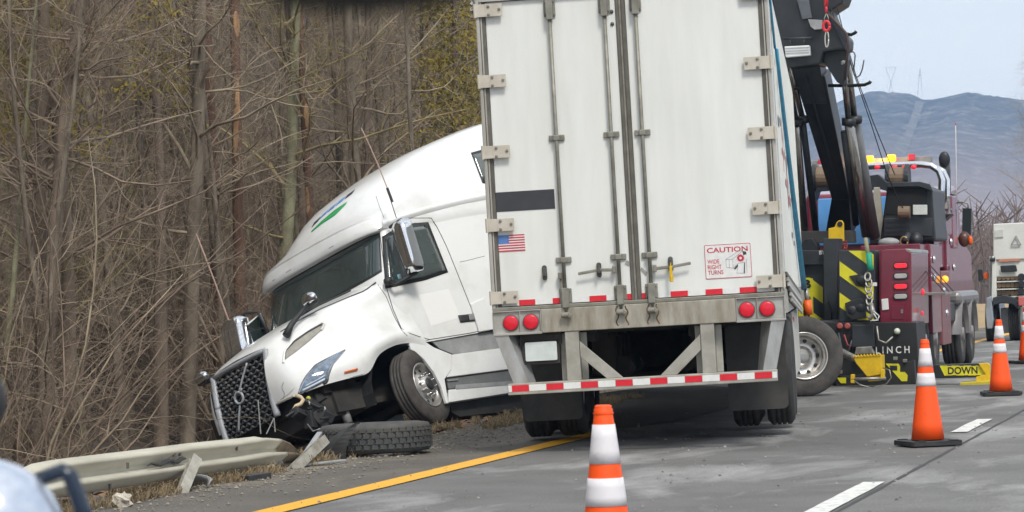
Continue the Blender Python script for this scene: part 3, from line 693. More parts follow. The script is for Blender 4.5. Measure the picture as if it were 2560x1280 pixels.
# --- door: outline, window glass with frame, handle, pale patch
doorl = [(948, 573), (957, 640), (965, 715), (983, 775), (1005, 825), (1035, 838), (1073, 849), (1130, 840), (1199, 829), (1180, 775), (1150, 700), (1118, 620), (1095, 572), (1078, 545)]
seam('door_seam', doorl, cab, .005, k=30)
seam('door_seam', [(948, 573), (985, 553), (1030, 545), (1078, 545)], cab, .004)
seam('panel_seam', [(1212, 640), (1165, 652), (1150, 655)], cab, .003)
seam('panel_seam', [(940, 490), (950, 520), (960, 545)], cab, .003)
wb_ = [(968, 712), (1005, 706), (1060, 695), (1112, 676)]; wt_ = [(962, 598), (985, 583), (1030, 566), (1064, 563)]
patch('door_window_frame', M_BLK, cab, [(963, 722), (1005, 713), (1062, 701), (1120, 681)], [(955, 592), (983, 575), (1030, 558), (1070, 555)], 14, 10, .004)
patch('door_window', M_GLASS, cab, wb_, wt_, 14, 10, .011)
seam('window_bar', [(968, 600), (978, 712)], cab, .012, M_BLK, 8, .012)
patch('door_sticker', mat('blue_sticker', (.25, .5, .62), .5), cab, [(995, 700), (1003, 698)], [(991, 688), (999, 686)], 3, 3, .016, both=False)
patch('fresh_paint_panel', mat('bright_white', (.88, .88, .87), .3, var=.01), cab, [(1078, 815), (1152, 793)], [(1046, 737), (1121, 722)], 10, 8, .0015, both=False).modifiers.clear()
patch('door_handle_recess', M_BLK, cab, [(1150, 807), (1185, 803)], [(1144, 789), (1180, 785)], 6, 4, .010)
patch('door_handle', mat('handle_grey', (.25, .26, .26), .4), cab, [(1172, 803), (1186, 801)], [(1168, 787), (1182, 785)], 4, 4, .025)
patch('sleeper_window', M_GLASS, cab, [(1206, 450), (1240, 456)], [(1181, 388), (1240, 372)], 8, 6, .008)
patch('sleeper_window_frame', M_BLK, cab, [(1206, 458), (1240, 464)], [(1177, 382), (1240, 365)], 8, 6, .004)
# roof fairing crease above the door
def ridge_strip(name, pts, w, lift, m, par):
    rows = []
    P = dens(pts, 24); b = MB()
    for x, y in P: rows.append([trace(x, y-w, .001), trace(x, y-w*.4, lift), trace(x, y+w*.3, lift*.9), trace(x, y+w, .001)])
    b.grid(rows); return b.build(name, m, par, smooth=True)
ridge_strip('roof_flange', [(955, 562), (1000, 544), (1085, 519), (1150, 503), (1236, 486)], 9, .035, M_BODY, cab)
# roof lettering: dark and blue strokes over a green swoosh
M_GRN = mat('logo_green', (.02, .36, .10), .4); M_BLU = mat('logo_blue', (.10, .28, .60), .4); M_NVY = mat('logo_navy', (.03, .035, .06), .4)
Z1 = lambda x, y: (460+x/3.048, 280+y/3.048)
patch('logo_swoosh', M_GRN, cab, [Z1(972, 918), Z1(1050, 855), Z1(1150, 790), Z1(1232, 708)], [Z1(976, 905), Z1(1050, 832), Z1(1150, 748), Z1(1243, 686)], 14, 3, .004, both=False)
for k, (a, b_, m_) in enumerate(((.0, .16, M_NVY), (.2, .36, M_BLU), (.4, .56, M_BLU), (.6, .76, M_BLU), (.80, .98, M_NVY))):
    A = dens([Z1(975, 880), Z1(1060, 795), Z1(1180, 700), Z1(1290, 618)], 50); B = dens([Z1(995, 842), Z1(1090, 755), Z1(1210, 660), Z1(1312, 585)], 50)
    i0, i1 = int(a*50), int(b_*50)
    patch('logo_letter', m_, cab, A[i0:i1+1], B[i0:i1+1], 6, 3, .004, both=False)
# --- grille
def gp(a, z, off=0):                                     # a: across (driver's side +), on the grille plane, slightly bowed
    t = max(0, (z-.79)/(1.54-.79)); y = 1.955+(1.83-1.955)*t**1.6+.06*(1-(a/.52)**2)
    return D(a, y-.03+off, z)
GZ0, GZ1 = .66, 1.52
def gw(z): return .50-.03*(1.52-z)
b = TB(); rows = [[gp(-gw(z)+2*gw(z)*i/16, z, -.06) for i in range(17)] for z in [GZ0+(GZ1-GZ0)*j/14 for j in range(15)]]; b.grid(rows); grille = b.build('grille', mat('grille_black', (.012, .012, .013), .6), tractor, smooth=True)
M_GR = mat('grille_bar', (.17, .175, .18), .4, .3, c2=(.10, .105, .11), scale=10)
b = TB(); ch_, cw = .058, .105
nr = int((GZ1-GZ0)/ch_)
for j in range(nr+1):
    z = GZ0+.02+j*ch_
    for i in range(-6, 7):
        a0 = i*cw+(cw/2 if j % 2 else 0)
        seg_ = [(a0-cw/2, z+.018), (a0-cw/4, z-.018), (a0+cw/4, z-.018), (a0+cw/2, z+.018)]
        pts = [gp(max(-gw(z)+.02, min(gw(z)-.02, a)), zz, -.012) for a, zz in seg_ if abs(a) < gw(z)+.06]
        for p, q in zip(pts, pts[1:]):
            if (Vector(p)-Vector(q)).length > .012: b.beam(p, q, .03, .009)
b.build('grille_mesh', M_GR, grille)
M_FR = mat('grille_frame_chrome', (.40, .42, .45), .45, .1, var=.08)
ol = [(-gw(GZ1), GZ1), (gw(GZ1), GZ1), (gw(1.1), 1.1), (gw(GZ0), GZ0), (-gw(GZ0), GZ0), (-gw(1.1), 1.1), (-gw(GZ1), GZ1)]
b = TB()
for (a, z), (c, w_) in zip(ol, ol[1:]):
    if z == GZ0 and w_ == GZ0: continue
    n_ = 10; pts = [gp(a+(c-a)*i/n_, z+(w_-z)*i/n_, .005) for i in range(n_+1)]
    b.tube(pts, .042 if a == c or abs(a-c) < .1 else .032, 8)
b.build('grille_frame', M_FR, grille, smooth=True)
b = TB(); b.tube([gp(-.42+.84*i/12, GZ1-.06-(GZ1-GZ0-.1)*i/12, .012) for i in range(13)], .011, 6) if 0 else b.tube([gp(.20-.20*i/8, 1.47-(1.47-1.16)*i/8, .012) for i in range(9)], .013, 6); b.tube([gp(-.02-.16*i/8, 1.02-(1.02-.70)*i/8, .012) for i in range(9)], .013, 6)
b.build('sash_bar', M_FR, grille, smooth=True)
c_ = Vector(gp(0, 1.09, .03)); b = TB(); b.tube([c_+Vector((.072*math.cos(2*math.pi*i/28), 0, .072*math.sin(2*math.pi*i/28))) for i in range(29)], .016, 8)
b.tube([c_+Vector((-.05, 0, .05)), c_+Vector((-.095, 0, .095))], .012, 6)
b.build('emblem_ring', M_FR, grille, smooth=True)
# --- headlamps
M_HL = mat('headlamp_lens', (.10, .14, .20), .06, c2=(.25, .32, .42), scale=14, spec=.8)
M_LED = mat('headlamp_bar', (.62, .72, .85), .2, var=.05)
hb_ = [(751, 984), (784, 970), (814, 953), (818, 935), (828, 912), (857, 879)]; ht_ = [(749, 983), (757, 962), (767, 943), (791, 916), (824, 898), (858, 877)]
patch('headlamp', M_HL, hood, hb_, ht_, 20, 6, .007)
patch('headlamp_surround', mat('lamp_chrome', (.45, .48, .52), .2, .8), hood, [(745, 990), (784, 976), (820, 957), (824, 936), (833, 912), (864, 876)], [(744, 986), (752, 960), (763, 940), (788, 911), (822, 893), (862, 874)], 20, 6, .003)
patch('led_bar', M_LED, hood, [(755, 979), (784, 965), (812, 951)], [(758, 973), (784, 960), (812, 945)], 10, 2, .013)
patch('led_bar', M_LED, hood, [(763, 967), (786, 955), (812, 941)], [(765, 963), (787, 952), (812, 938)], 10, 2, .013)
patch('side_marker', mat('amber_lens', (.62, .13, .01), .3, emit=(.8, .2, .02), es=.08), hood, [(860, 934), (893, 926)], [(860, 929), (893, 920)], 6, 2, .012)
# hood scoop: shade of the recess painted on a flush patch, raised lip around it
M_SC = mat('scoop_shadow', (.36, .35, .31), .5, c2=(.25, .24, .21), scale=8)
patch('scoop_recess_shade', M_SC, hood, [(712, 900), (740, 880), (775, 852), (808, 822)], [(712, 880), (735, 852), (770, 828), (806, 810)], 14, 4, .004, both=False)
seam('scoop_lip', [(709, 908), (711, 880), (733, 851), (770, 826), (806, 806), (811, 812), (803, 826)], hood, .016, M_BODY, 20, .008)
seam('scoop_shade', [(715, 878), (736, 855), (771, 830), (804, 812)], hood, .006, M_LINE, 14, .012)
seam('scratch', [(700, 1000), (722, 985), (736, 970)], hood, .003, M_GREY, 8, .001)
seam('scratch', [(872, 950), (900, 938), (912, 934)], hood, .003, M_GREY, 8, .001)
seam('crack', [(706, 1002), (712, 985), (704, 970), (709, 955)], hood, .003, M_LINE, 8, .001)
patch('scuff', mat('scuffed_fibreglass', (.42, .38, .30), .8, c2=(.6, .57, .5), scale=25), hood, [(690, 1012), (712, 1003), (735, 992)], [(694, 1002), (714, 996), (733, 987)], 8, 3, .002, both=False)
seam('fender_edge', [(745, 991), (790, 974), (824, 960), (870, 946), (917, 934)], hood, .010, M_GREY, 16, .0)
seam('hood_seam', [(945, 712), (965, 740), (985, 790), (1004, 826), (1018, 840)], hood, .004, None, 14)
seam('cowl_seam', [(702, 830), (740, 806), (800, 774), (870, 744), (913, 727), (940, 706)], hood, .010, M_BLK, 20, .002)
b = MB(); b.tube([trace(735, 806, .03), trace(800, 772, .05), trace(880, 735, .05)], .012, 6); b.build('wiper', M_BLK, cab)
# --- lower side fairings: plates on the side plane, traced in y,z
def plane_pt(px, py, d):
    dr = pix_ray(px, py); t = (-d-_o.x)/dr.x; q = _o+dr*t; return (q.y, q.z)
def plate(name, m, parent, pts, d, th=.03, both=True, bev=.008):
    P = [plane_pt(x, y, d) for x, y in pts]
    b = MB(); b.prism(P, lambda a, c, w: (w, a, c), -d, -d+th); o = b.build(name, m, parent, bevel=bev)
    if both:
        b = MB(); b.prism([(a+2*SH*d, c) for a, c in P], lambda a, c, w: (w, a, c), d, d-th); b.build(name, m, parent, bevel=bev)
    return o
plate('fender_rear', M_BODY, tractor, [(1016, 836), (1034, 840), (1060, 852), (1085, 868), (1130, 886), (1128, 925), (1112, 948), (1122, 1008), (1116, 1008), (1104, 968), (1085, 930), (1060, 898), (1040, 880), (1028, 874)], 1.20, .05)
plate('step_panel', M_GREY, tractor, [(1078, 852), (1198, 832), (1300, 815), (1300, 865), (1135, 886), (1100, 872)], 1.12, .03)
plate('side_fairing', M_BODY, tractor, [(1131, 886), (1310, 862), (1330, 915), (1118, 943)], 1.19, .05)
plate('step_recess', mat('step_grey', (.17, .175, .18), .5), tractor, [(1116, 946), (1330, 917), (1335, 952), (1122, 972)], 1.16, .03)
plate('step_lip', CHROME, tractor, [(1118, 949), (1146, 946), (1146, 951), (1119, 954)], 1.175, .01, both=False, bev=.002)
plate('sill_fairing', M_BODY, tractor, [(1122, 974), (1335, 954), (1340, 972), (1122, 1006)], 1.19, .08)
plate('sill_band', M_GREY, tractor, [(1140, 962), (1336, 948), (1336, 958), (1140, 974)], 1.195, .03)
plate('under_sill', M_BLK, tractor, [(1124, 1008), (1340, 975), (1345, 1020), (1150, 1042), (1128, 1030)], 1.05, .3)
plate('lower_cab_panel', M_BODY, tractor, [(1199, 829), (1300, 812), (1300, 700), (1178, 760)], 1.185, .03)
# wheel-arch liner and the dark works under the hood
b = TB()
for s in (-1, 1):
    rows = []
    for k in range(15):
        a = math.pi*(-.05+1.12*k/14); rows.append([(s*1.19, .49+.585*math.cos(a), .52+.60*math.sin(a)), (s*.62, .49+.585*math.cos(a), .52+.60*math.sin(a))])
    b.grid(rows)
b.build('arch_liner', M_BLK, tractor)
b = TB(); b.box(-.62, .62, -3.0, 1.60, .62, 1.25); b.box(-.62, .62, .2, 1.70, .75, 1.45); b.box(-1.05, 1.05, -3.2, -.25, .75, 1.12); b.box(-1.0, 1.0, 1.10, 1.62, .72, 1.1); b.build('engine_bay', m_dark, tractor)
b = TB()
for s in (-1, 1): b.box(*sorted((s*.36, s*.46)), -5.2, 1.75, .62, .86)
for yy in (-3.4, -4.4): b.box(-.36, .36, yy, yy+.1, .64, .82)
b.build('frame_rail', m_dark, tractor)
b = TB(); b.tube([(-.98, .19, .5), (-.4, .19, .44), (.4, .19, .44), (.98, .19, .5)], .075, 10); b.box(-.8, -.6, -.4, .8, .52, .60); b.box(.6, .8, -.4, .8, .52, .60); b.build('front_axle', m_dark, tractor)
# torn-off bumper mounts, hoses, reservoir, washer bits
b = TB(); b.box(-.9, .7, 1.62, 1.78, .62, .80); b.beam((-.55, 1.7, .70), (-.85, 1.85, .50), .10, .06); b.beam((.5, 1.7, .7), (.6, 1.9, .45), .10, .06); b.build('bumper_mount', m_dark, tractor, bevel=.01)
def wp(px, py, d): y, z = plane_pt(px, py, d); return (-d, y, z)
m_hose = mat('beige_hose', (.62, .50, .33), .5, var=.1)
b = MB(); b.tube([wp(738, 988, .95), wp(752, 993, .98), wp(758, 1000, 1.0), wp(752, 1010, 1.0), wp(740, 1015, .98), wp(733, 1027, .96)], .026, 8); b.build('hose', m_hose, tractor, smooth=True)
b = MB(); b.ball(wp(771, 996, .98), .03, 6); b.build('connector', mat('yellow_green_plastic', (.55, .55, .08), .5), tractor)
b = MB(); b.beam(wp(766, 1003, .98), wp(772, 1012, .98), .04, .05); b.build('connector', m_white_t, tractor)
b = MB(); b.ball(wp(809, 1022, 1.0), (.03, .03, .04), 6); b.build('connector', m_white_t, tractor)
b = MB(); b.tube([wp(858, 1018, .9), wp(872, 1058, .9)], .055, 12); b.build('air_tank', M_GREY, tractor, smooth=True)
for k, (px_, py_, s_) in enumerate(((765, 1015, .10), (786, 1030, .13), (778, 1050, .11), (800, 1048, .12), (745, 1035, .09), (820, 1040, .10))):
    b = MB(); b.box(-s_, s_, -s_*.6, s_*.6, -s_*.7, s_*.7); b.tube([(-s_, 0, 0), (-s_*2, -.05, -s_)], .018, 6); o = b.build('torn_bracket', M_BLK, tractor, bevel=.02); o.location = wp(px_, py_, .9+.02*k); o.rotation_euler = (k*1.1, k*.7, k*.5)
b = MB(); b.tube([wp(768, 1060, 1.0), wp(782, 1078, 1.02), wp(800, 1072, 1.02), wp(808, 1066, 1.0)], .010, 6); b.build('bracket_wire', CHROME, tractor)
b = MB(); b.tube([wp(645, 1000, .3), wp(652, 1085, .3)], .008, 5); b.tube([wp(685, 1045, .5), wp(666, 1085, .45)], .008, 5); b.tube([wp(685, 1045, .5), wp(688, 1080, .5)], .008, 5); b.build('bent_stay', M_GREY, tractor)
b = TB(); b.box(-.95, .9, 1.35, 1.72, .42, .74); b.box(-1.0, -.55, .9, 1.5, .45, .78); b.build('radiator_support', m_dark, tractor)
# --- wheels
M_ALW = mat('alloy_wheel', (.62, .60, .57), .3, .75, c2=(.48, .46, .43), scale=8)
def steer_wheel(name, c, axis, parent, dish=1):
    ax = Vector(axis).normalized(); o = thing(name, None, None); o.parent = parent
    q = Vector((1, 0, 0)).rotation_difference(ax); o.matrix_local = Matrix.Translation(c) @ q.to_matrix().to_4x4()
    t_ = wheel_meshes(); t_.build('tyre', mat('worn_tyre', (.085, .075, .068), .8, c2=(.045, .042, .04), scale=7, bump=.15), o, smooth=True)
    b = MB()
    if dish: pr = [(.02, .15), (.11, .15), (.12, .10), (.165, .085), (.18, .07), (.235, .055), (.262, .085), (.29, .13), (.302, .125), (.295, .09), (.27, -.1)]
    else: pr = [(.02, .02), (.10, .02), (.11, -.05), (.17, -.06), (.24, -.03), (.255, .02), (.27, .10), (.295, .14), (.305, .13), (.295, .08), (.28, -.1)]
    b.lathe(pr, 40, (0, 0, 0), (1, 0, 0)); rim = b.build('rim', M_ALW, o, smooth=True)
    for k in range(10):
        a = 2*math.pi*k/10; xx = .0605 if dish else -.042
        h = MB(); h.lathe([(.027, .0), (.027, .012), (.018, .013)], 12, (xx-.006, .208*math.cos(a), .208*math.sin(a)), (1, 0, 0)); h.build('hand_hole', M_BLK, rim)
        if dish:
            h = MB(); h.lathe([(.017, 0), (.017, .03), (.008, .05), (.004, .085)], 8, (.085, .145*math.cos(a+.3), .145*math.sin(a+.3)), (1, 0, 0)); h.build('lug_nut', CHROME, rim, smooth=True)
    h = MB(); h.lathe([(.085, .14 if dish else 0), (.08, .165 if dish else .03), (.02, .17 if dish else .035)], 20, (0, 0, 0), (1, 0, 0)); h.build('hub', M_BLK if dish else M_GREY, rim, smooth=True)
    return o
hubp = wp(1050, 971, 1.08)
steer_wheel('wheel', hubp, (-.93, -.36, .03), tractor)
steer_wheel('wheel', sh((1.08, .40, .5)), (.93, .2, -.03), tractor)
# twisted rear axle whose outer wheel shows beyond the trailer
_wc = TI @ Vector((-6.0, 37.72, .50)); _wa = TI.to_3x3() @ Vector((.36, -.93, .10))
steer_wheel('wheel', _wc, _wa, tractor, dish=0)
# fifth wheel, drive axle stubs
b = TB(); b.box(-.45, .45, -5.2, -4.4, .95, 1.0); b.tube([(-1, -4.9, .6), (1, -4.9, .6)], .1, 10); b.build('fifth_wheel', m_dark, tractor)
# --- mirrors and aerials
def mirror(name, top, bot, d, wdt, dep, par):
    A = Vector(wp(*top, d)); B = Vector(wp(*bot, d)); o = thing(name, None, None); o.parent = par
    b = MB(); n_ = 10; rows = []
    ax = (A-B).normalized(); side = Vector((-1, 0, 0)); side = (side-ax*side.dot(ax)).normalized(); fwd = ax.cross(side)
    if fwd.y < 0: fwd = -fwd
    for i in range(n_+1):
        t = i/n_; c = B.lerp(A, t); k = (1-abs(2*t-1)**12*.3)
        ring = []
        for j in range(16):
            a = 2*math.pi*j/16; ca, sa = math.cos(a), math.sin(a)
            ring.append(c+side*wdt*k*(abs(ca)**.35)*(1 if ca > 0 else -1)+fwd*(dep*k*(abs(sa)**.5) if sa > 0 else -dep*.35*abs(sa)**.3))
        rows.append(ring)
    b.grid(rows, True); b.add(rows[0], [tuple(range(16))]); b.add(rows[-1], [tuple(range(16))[::-1]])
    b.build('mirror_shell', CHROME, o, smooth=True)
    b = MB(); g1 = [[c for c in (B.lerp(A, .06+.88*i/6)+side*wdt*.82*s-fwd*(dep*.37) for s in (-1, 1))] for i in range(7)]; b.grid(g1); b.build('mirror_glass', M_GLASS, o)
    return o, A, B
mo, A, B = mirror('mirror', (1005, 552), (1043, 680), 1.42, .135, .14, tractor)
b = MB(); b.tube([wp(975, 568, 1.15), wp(985, 560, 1.28), A+Vector((0, 0, .02))], .022, 8); b.build('mirror_arm', M_BLK, mo, smooth=True); b = MB(); b.tube([wp(970, 705, 1.16), wp(990, 712, 1.25), wp(1025, 690, 1.35), B], .026, 8); b.ball(wp(970, 703, 1.16), .06, 6); b.build('mirror_arm', M_BLK, mo, smooth=True)
b = MB(); b.tube([wp(991, 545, 1.42), wp(978, 505, 1.42)], .006, 5); b.tube([wp(981, 505, 1.42), wp(968, 470, 1.42)], .018, 8); b.build('aerial_base', M_BLK, mo)
b = MB(); b.tube([wp(969, 472, 1.42), wp(945, 412, 1.44), wp(920, 355, 1.46), wp(903, 320, 1.47)], .008, 5); b.build('aerial', mat('copper_whip', (.55, .38, .30), .4, .3), mo)
mo2, A2, B2 = mirror('mirror', (590, 798), (612, 900), -1.45, .22, .17, tractor)
b = MB(); b.tube([wp(596, 795, -1.40), wp(615, 782, -1.3), wp(645, 780, -1.15), wp(680, 850, -1.1)], .02, 8); b.build('mirror_arm', M_BLK, mo2, smooth=True)
b = MB(); b.tube([wp(571, 800, -1.45), wp(535, 700, -1.46), wp(490, 583, -1.48)], .011, 5); b.build('aerial', MATS['copper_whip'], mo2)
b = MB(); q4 = [wp(x, y, -1.22) for x, y in ((618, 812), (650, 786), (674, 840), (640, 874))]; b.prism([(0, 0), (1, 0), (1, 1), (0, 1)], lambda a, c, w: Vector(q4[0]).lerp(Vector(q4[1]), a).lerp(Vector(q4[3]).lerp(Vector(q4[2]), a), c)+Vector((0, -w, 0)), 0, .03); b.build('quarter_glass', M_GLASS, mo2)
b = MB(); b.tube([wp(x, y, -1.21) for x, y in ((618, 812), (650, 785), (676, 842))], .014, 6); b.build('quarter_glass_frame', M_BODY, mo2)
# hood mirrors on curved stalks
def hood_mirror(c, stalk):
    o = thing('hood_mirror', None, None); o.parent = tractor
    b = MB(); b.tube(stalk, [.055, .04, .028, .03], 8); b.build('stalk', M_BLK, o, smooth=True)
    b = MB(); b.ball(c, (.14, .075, .085), 10); b.build('mirror_shell', CHROME, o, smooth=True)
    b = MB(); b.ball((c[0], c[1]-.02, c[2]-.05), (.13, .07, .05), 8); b.build('mirror_base', M_BLK, o, smooth=True)
hood_mirror(wp(773, 748, .78), [wp(716, 838, .72), wp(728, 812, .72), wp(750, 785, .74), wp(768, 765, .77)])
hood_mirror(wp(503, 945, -1.05), [wp(560, 945, -.75), wp(545, 950, -.85), wp(527, 952, -.95), wp(515, 955, -1.0)])
# ================================================================== HEAVY WRECKER (rotator) ahead of the trailer
def sv(px, py, Y):
    """survey: world point on the cross-road plane at distance Y"""
    w = _f + _r*((px-1280)/7500) - _u*((py-640)/7500); t = Y/w.y
    return Vector((0, 0, CAM_H))+w*t
WX, WY = -6.38, 41.2
wrecker = thing('tow_truck', 'maroon and black heavy wrecker with raised boom and flashing amber lights', 'tow truck', TR(WX, WY, 0))
M_MAR = mat('maroon_paint', (.20, .022, .045), .25, c2=(.15, .018, .035), scale=2, coat=.5)
M_BK = mat('wrecker_black', (.012, .014, .017), .45, c2=(.026, .029, .033), scale=3)
M_BK2 = mat('wrecker_charcoal', (.036, .042, .05), .45, c2=(.022, .026, .03), scale=4)
M_YEL = mat('safety_yellow', (.72, .68, .02), .45, c2=(.6, .55, .03), scale=6)
M_YE2 = mat('hook_yellow', (.80, .52, .01), .45, c2=(.62, .40, .02), scale=8)
M_STL = mat('worn_steel', (.40, .39, .36), .4, .6, c2=(.22, .21, .19), scale=10)
M_WHT = mat('plain_white', (.75, .76, .75), .4, var=.04)
M_ROD = mat('cylinder_rod', (.42, .40, .37), .22, .9, var=.1)
def L(p): return (p.x-WX, p.y-WY, p.z)
def wpr(name, m, pts, Y, dep, parent=None, bev=.008, smooth=False):
    """solid with the surveyed outline at distance Y, running dep metres further along the road"""
    P = [sv(x, y, Y) for x, y in pts]
    b = MB(); b.prism([(p.x-WX, p.z) for p in P], lambda a, c, w: (a, w, c), Y-WY, Y-WY+dep)
    return b.build(name, m, parent or wrecker, bevel=bev)
def wtube(name, m, pts, r, parent=None, n=8, smooth=True):
    b = MB(); b.tube([L(sv(x, y, Y)) for x, y, Y in pts], r, n); return b.build(name, m, parent or wrecker, smooth=smooth)
def rect(x0, y0, x1, y1): return [(x0, y0), (x1, y0), (x1, y1), (x0, y1)]
def chevrons(x0, y0, x1, y1, Y, parent, n, ph=0, slope=.75, wd=.5):
    """diagonal safety-yellow bars clipped to a rectangle, 3 mm proud of it"""
    H = y1-y0; per = (H+slope*(x1-x0))/n
    for k in range(-1, n+2):
        c = y0-slope*(x1-x0)+per*(k+ph)
        poly = [(x0, c), (x1, c+slope*(x1-x0)), (x1, c+slope*(x1-x0)+per*wd), (x0, c+per*wd)]
        # clip in y
        def clip(poly, lim, keep_gt):
            out = []
            for i in range(len(poly)):
                a, b = poly[i], poly[(i+1) % len(poly)]
                ina = (a[1] >= lim) if keep_gt else (a[1] <= lim); inb = (b[1] >= lim) if keep_gt else (b[1] <= lim)
                if ina: out.append(a)
                if ina != inb: t = (lim-a[1])/(b[1]-a[1]); out.append((a[0]+(b[0]-a[0])*t, lim))
            return out
        poly = clip(poly, y0, True)
        if len(poly) > 2: poly = clip(poly, y1, False)
        if len(poly) > 2:
            wpr('warning_stripe', M_YEL, poly, Y-.004, .003, parent, bev=0)
def wtext(name, body, px, py, size_px, Y, m, parent, width_px=None, vertical=False, bold=.0):
    b = MB(); sc = (sv(px+10, py, Y)-sv(px, py, Y)).length/10
    o = sv(px, py, Y)
    add_text(b, body, size_px*sc/.7, lambda a, c: (o.x-WX+a, Y-WY, o.z+c), bold=bold, width=width_px*sc if width_px else None)
    return b.build(name, m, parent)
# --- chassis, deck and turntable
b = MB(); b.box(-1.2, 1.2, 1.6, 9.8, .75, 1.05); b.box(-.5, .5, .4, 10.2, .6, .9); b.build('chassis', M_BK, wrecker, bevel=.02)
b = MB(); b.box(-1.25, .3, 1.5, 6.9, 1.05, 1.75); b.build('deck', M_BK, wrecker, bevel=.03)
# --- tail: black lower body with hanging flap, chevron tower, banner panel
M_TAIL = mat('tail_black_shaded', (.010, .011, .012), .6, c2=(.02, .02, .02), scale=4)  # wrecker black made darker: shade around the tail is put into the colour
tail = wpr('tail_body', M_TAIL, [(2062, 806), (2290, 806), (2300, 955), (2120, 965), (2085, 960), (2066, 905)], 41.3, 1.0)
wpr('tail_block', M_BK2, rect(2130, 812, 2186, 868), 41.2, .1, tail)
wpr('tow_eye', M_STL, [(2140, 868), (2178, 866), (2186, 884), (2136, 886)], 41.15, .12, tail)
wtext('lettering', 'L I N C H', 2190, 884, 17, 41.285, M_WHT, tail, 84, bold=.002)
for x in (2100, 2119): 
    b = MB(); b.lathe([(.042, 0), (.042, .03), (.03, .04)], 14, L(sv(x, 815, 41.27)), (0, -1, 0)); b.build('air_fitting', mat('dull_red', (.42, .10, .09), .4), tail)
b = MB(); b.lathe([(.045, 0), (.04, .04), (.01, .055)], 14, L(sv(2243, 828, 41.27)), (0, -1, 0)); b.build('work_lamp', mat('warm_lens', (.7, .72, .6), .3), tail, smooth=True)
for k, pts in enumerate((((2096, 832), (2104, 870), (2122, 880), (2130, 850)), ((2110, 836), (2118, 862), (2128, 866)), ((2192, 815), (2196, 850), (2215, 858), (2232, 842)), ((2070, 820), (2074, 862), (2086, 900)))):
    wtube('air_hose', mat('hose_red', (.25, .03, .03), .5) if k == 1 else M_STL if k == 2 else M_BK2, [(x, y, 41.22) for x, y in pts], .016, tail, 6)
for x, y in ((2200, 900), (2238, 896), (2262, 902), (2100, 930)): wpr('tail_fitting', M_STL, rect(x-5, y-4, x+5, y+4), 41.05, .06, tail, .004)
tower = wpr('chevron_tower', M_BK2, rect(2098, 625, 2187, 805), 41.35, .5)
chevrons(2099, 627, 2184, 800, 41.35, tower, 3, .12, .72, .46)
wpr('tower_face_bolt', M_BK, [(2122, 690), (2150, 685), (2172, 700), (2166, 720), (2140, 715)], 41.32, .04, tower)
for cx, cy in ((2155, 700), (2131, 776), (2152, 770)):
    b = MB(); b.lathe([(.06, 0), (.075, .03), (.05, .05)], 14, L(sv(cx, cy, 41.33)), (0, -1, 0)); b.build('pin_boss', M_BK, tower, smooth=True)
wpr('tower_bracket', M_BK, [(2112, 758), (2126, 752), (2150, 745), (2160, 752), (2166, 795), (2130, 800), (2116, 790)], 41.29, .05, tower)
ban = wpr('banner_panel', M_BK2, rect(1990, 660, 2062, 830), 42.6, .3)
chevrons(1996, 694, 2057, 810, 42.6, ban, 2, .3, .75, .5)
wpr('letter_ground', M_YEL, [(2002, 696), (2032, 696), (2034, 812), (2004, 812)], 42.592, .002, ban, 0)
for k, ch1 in enumerate('BROWN'): wtext('lettering', ch1, 2008, 720+26*k, 20, 42.58, M_BK, ban, 20, bold=.006)
wpr('side_column', M_BK2, [(2058, 596), (2094, 596), (2092, 900), (2062, 900)], 42.3, .5)
wpr('column_arm', M_BK, [(2060, 760), (2070, 752), (2078, 780), (2082, 870), (2072, 905), (2060, 890)], 42.2, .12)
wpr('name_board', M_BK2, rect(2004, 626, 2094, 662), 42.5, .1)
wtext('lettering', 'BY', 2048, 636, 9, 42.48, M_WHT, wrecker, 16, bold=.004)
# --- maroon rear body, right side: lamp pod with four oval lamps, boxes, open locker
pod = wpr('rear_body', M_MAR, [(2202, 628), (2212, 624), (2262, 622), (2278, 632), (2280, 814), (2206, 814), (2204, 806), (2200, 806)], 41.5, 2.0, bev=.02)
M_RED_ON = mat('lit_red_lamp', (.7, .02, .04), .3, emit=(1, .03, .05), es=.45)
for cy, on in ((664, 1), (690, 0), (716, 1), (741, 0)):
    c = sv(2252, cy, 41.5); b = MB()
    def oval(rx, rz): return [(c.x-WX+(rx-rz)*(1 if math.cos(a) > 0 else -1)+rz*math.cos(a), c.z+rz*math.sin(a)) for a in [2*math.pi*(i+.5)/20 for i in range(20)]]
    b.prism(oval(.108, .050), lambda a, q, w: (a, w, q), .285, .299); b.build('lamp_gasket', M_BK, pod)
    b = MB(); b.prism(oval(.09, .034), lambda a, q, w: (a, w, q), .268, .284); b.build('tail_lamp', M_RED_ON if on else mat('clear_lens', (.45, .43, .42), .2), pod, bevel=.008)
wpr('plate_lamp', M_WHT, [(2203, 748), (2220, 746), (2222, 774), (2205, 776)], 41.48, .02, pod)
seam_m = mat('maroon_shadow', (.08, .012, .02), .5)
wpr('hatch', mat('maroon_panel', (.17, .02, .042), .3), rect(2229, 762, 2260, 798), 41.49, .008, pod, bev=0)
wpr('hatch_latch', M_STL, rect(2252, 773, 2258, 783), 41.48, .01, pod, bev=0)
wpr('pod_reflector', REDLENS, rect(2246, 806, 2260, 812), 41.485, .01, pod, bev=0)
wpr('pod_top_tread', M_STL, [(2263, 621), (2278, 624), (2280, 632), (2266, 630)], 41.5, 2.0, pod)
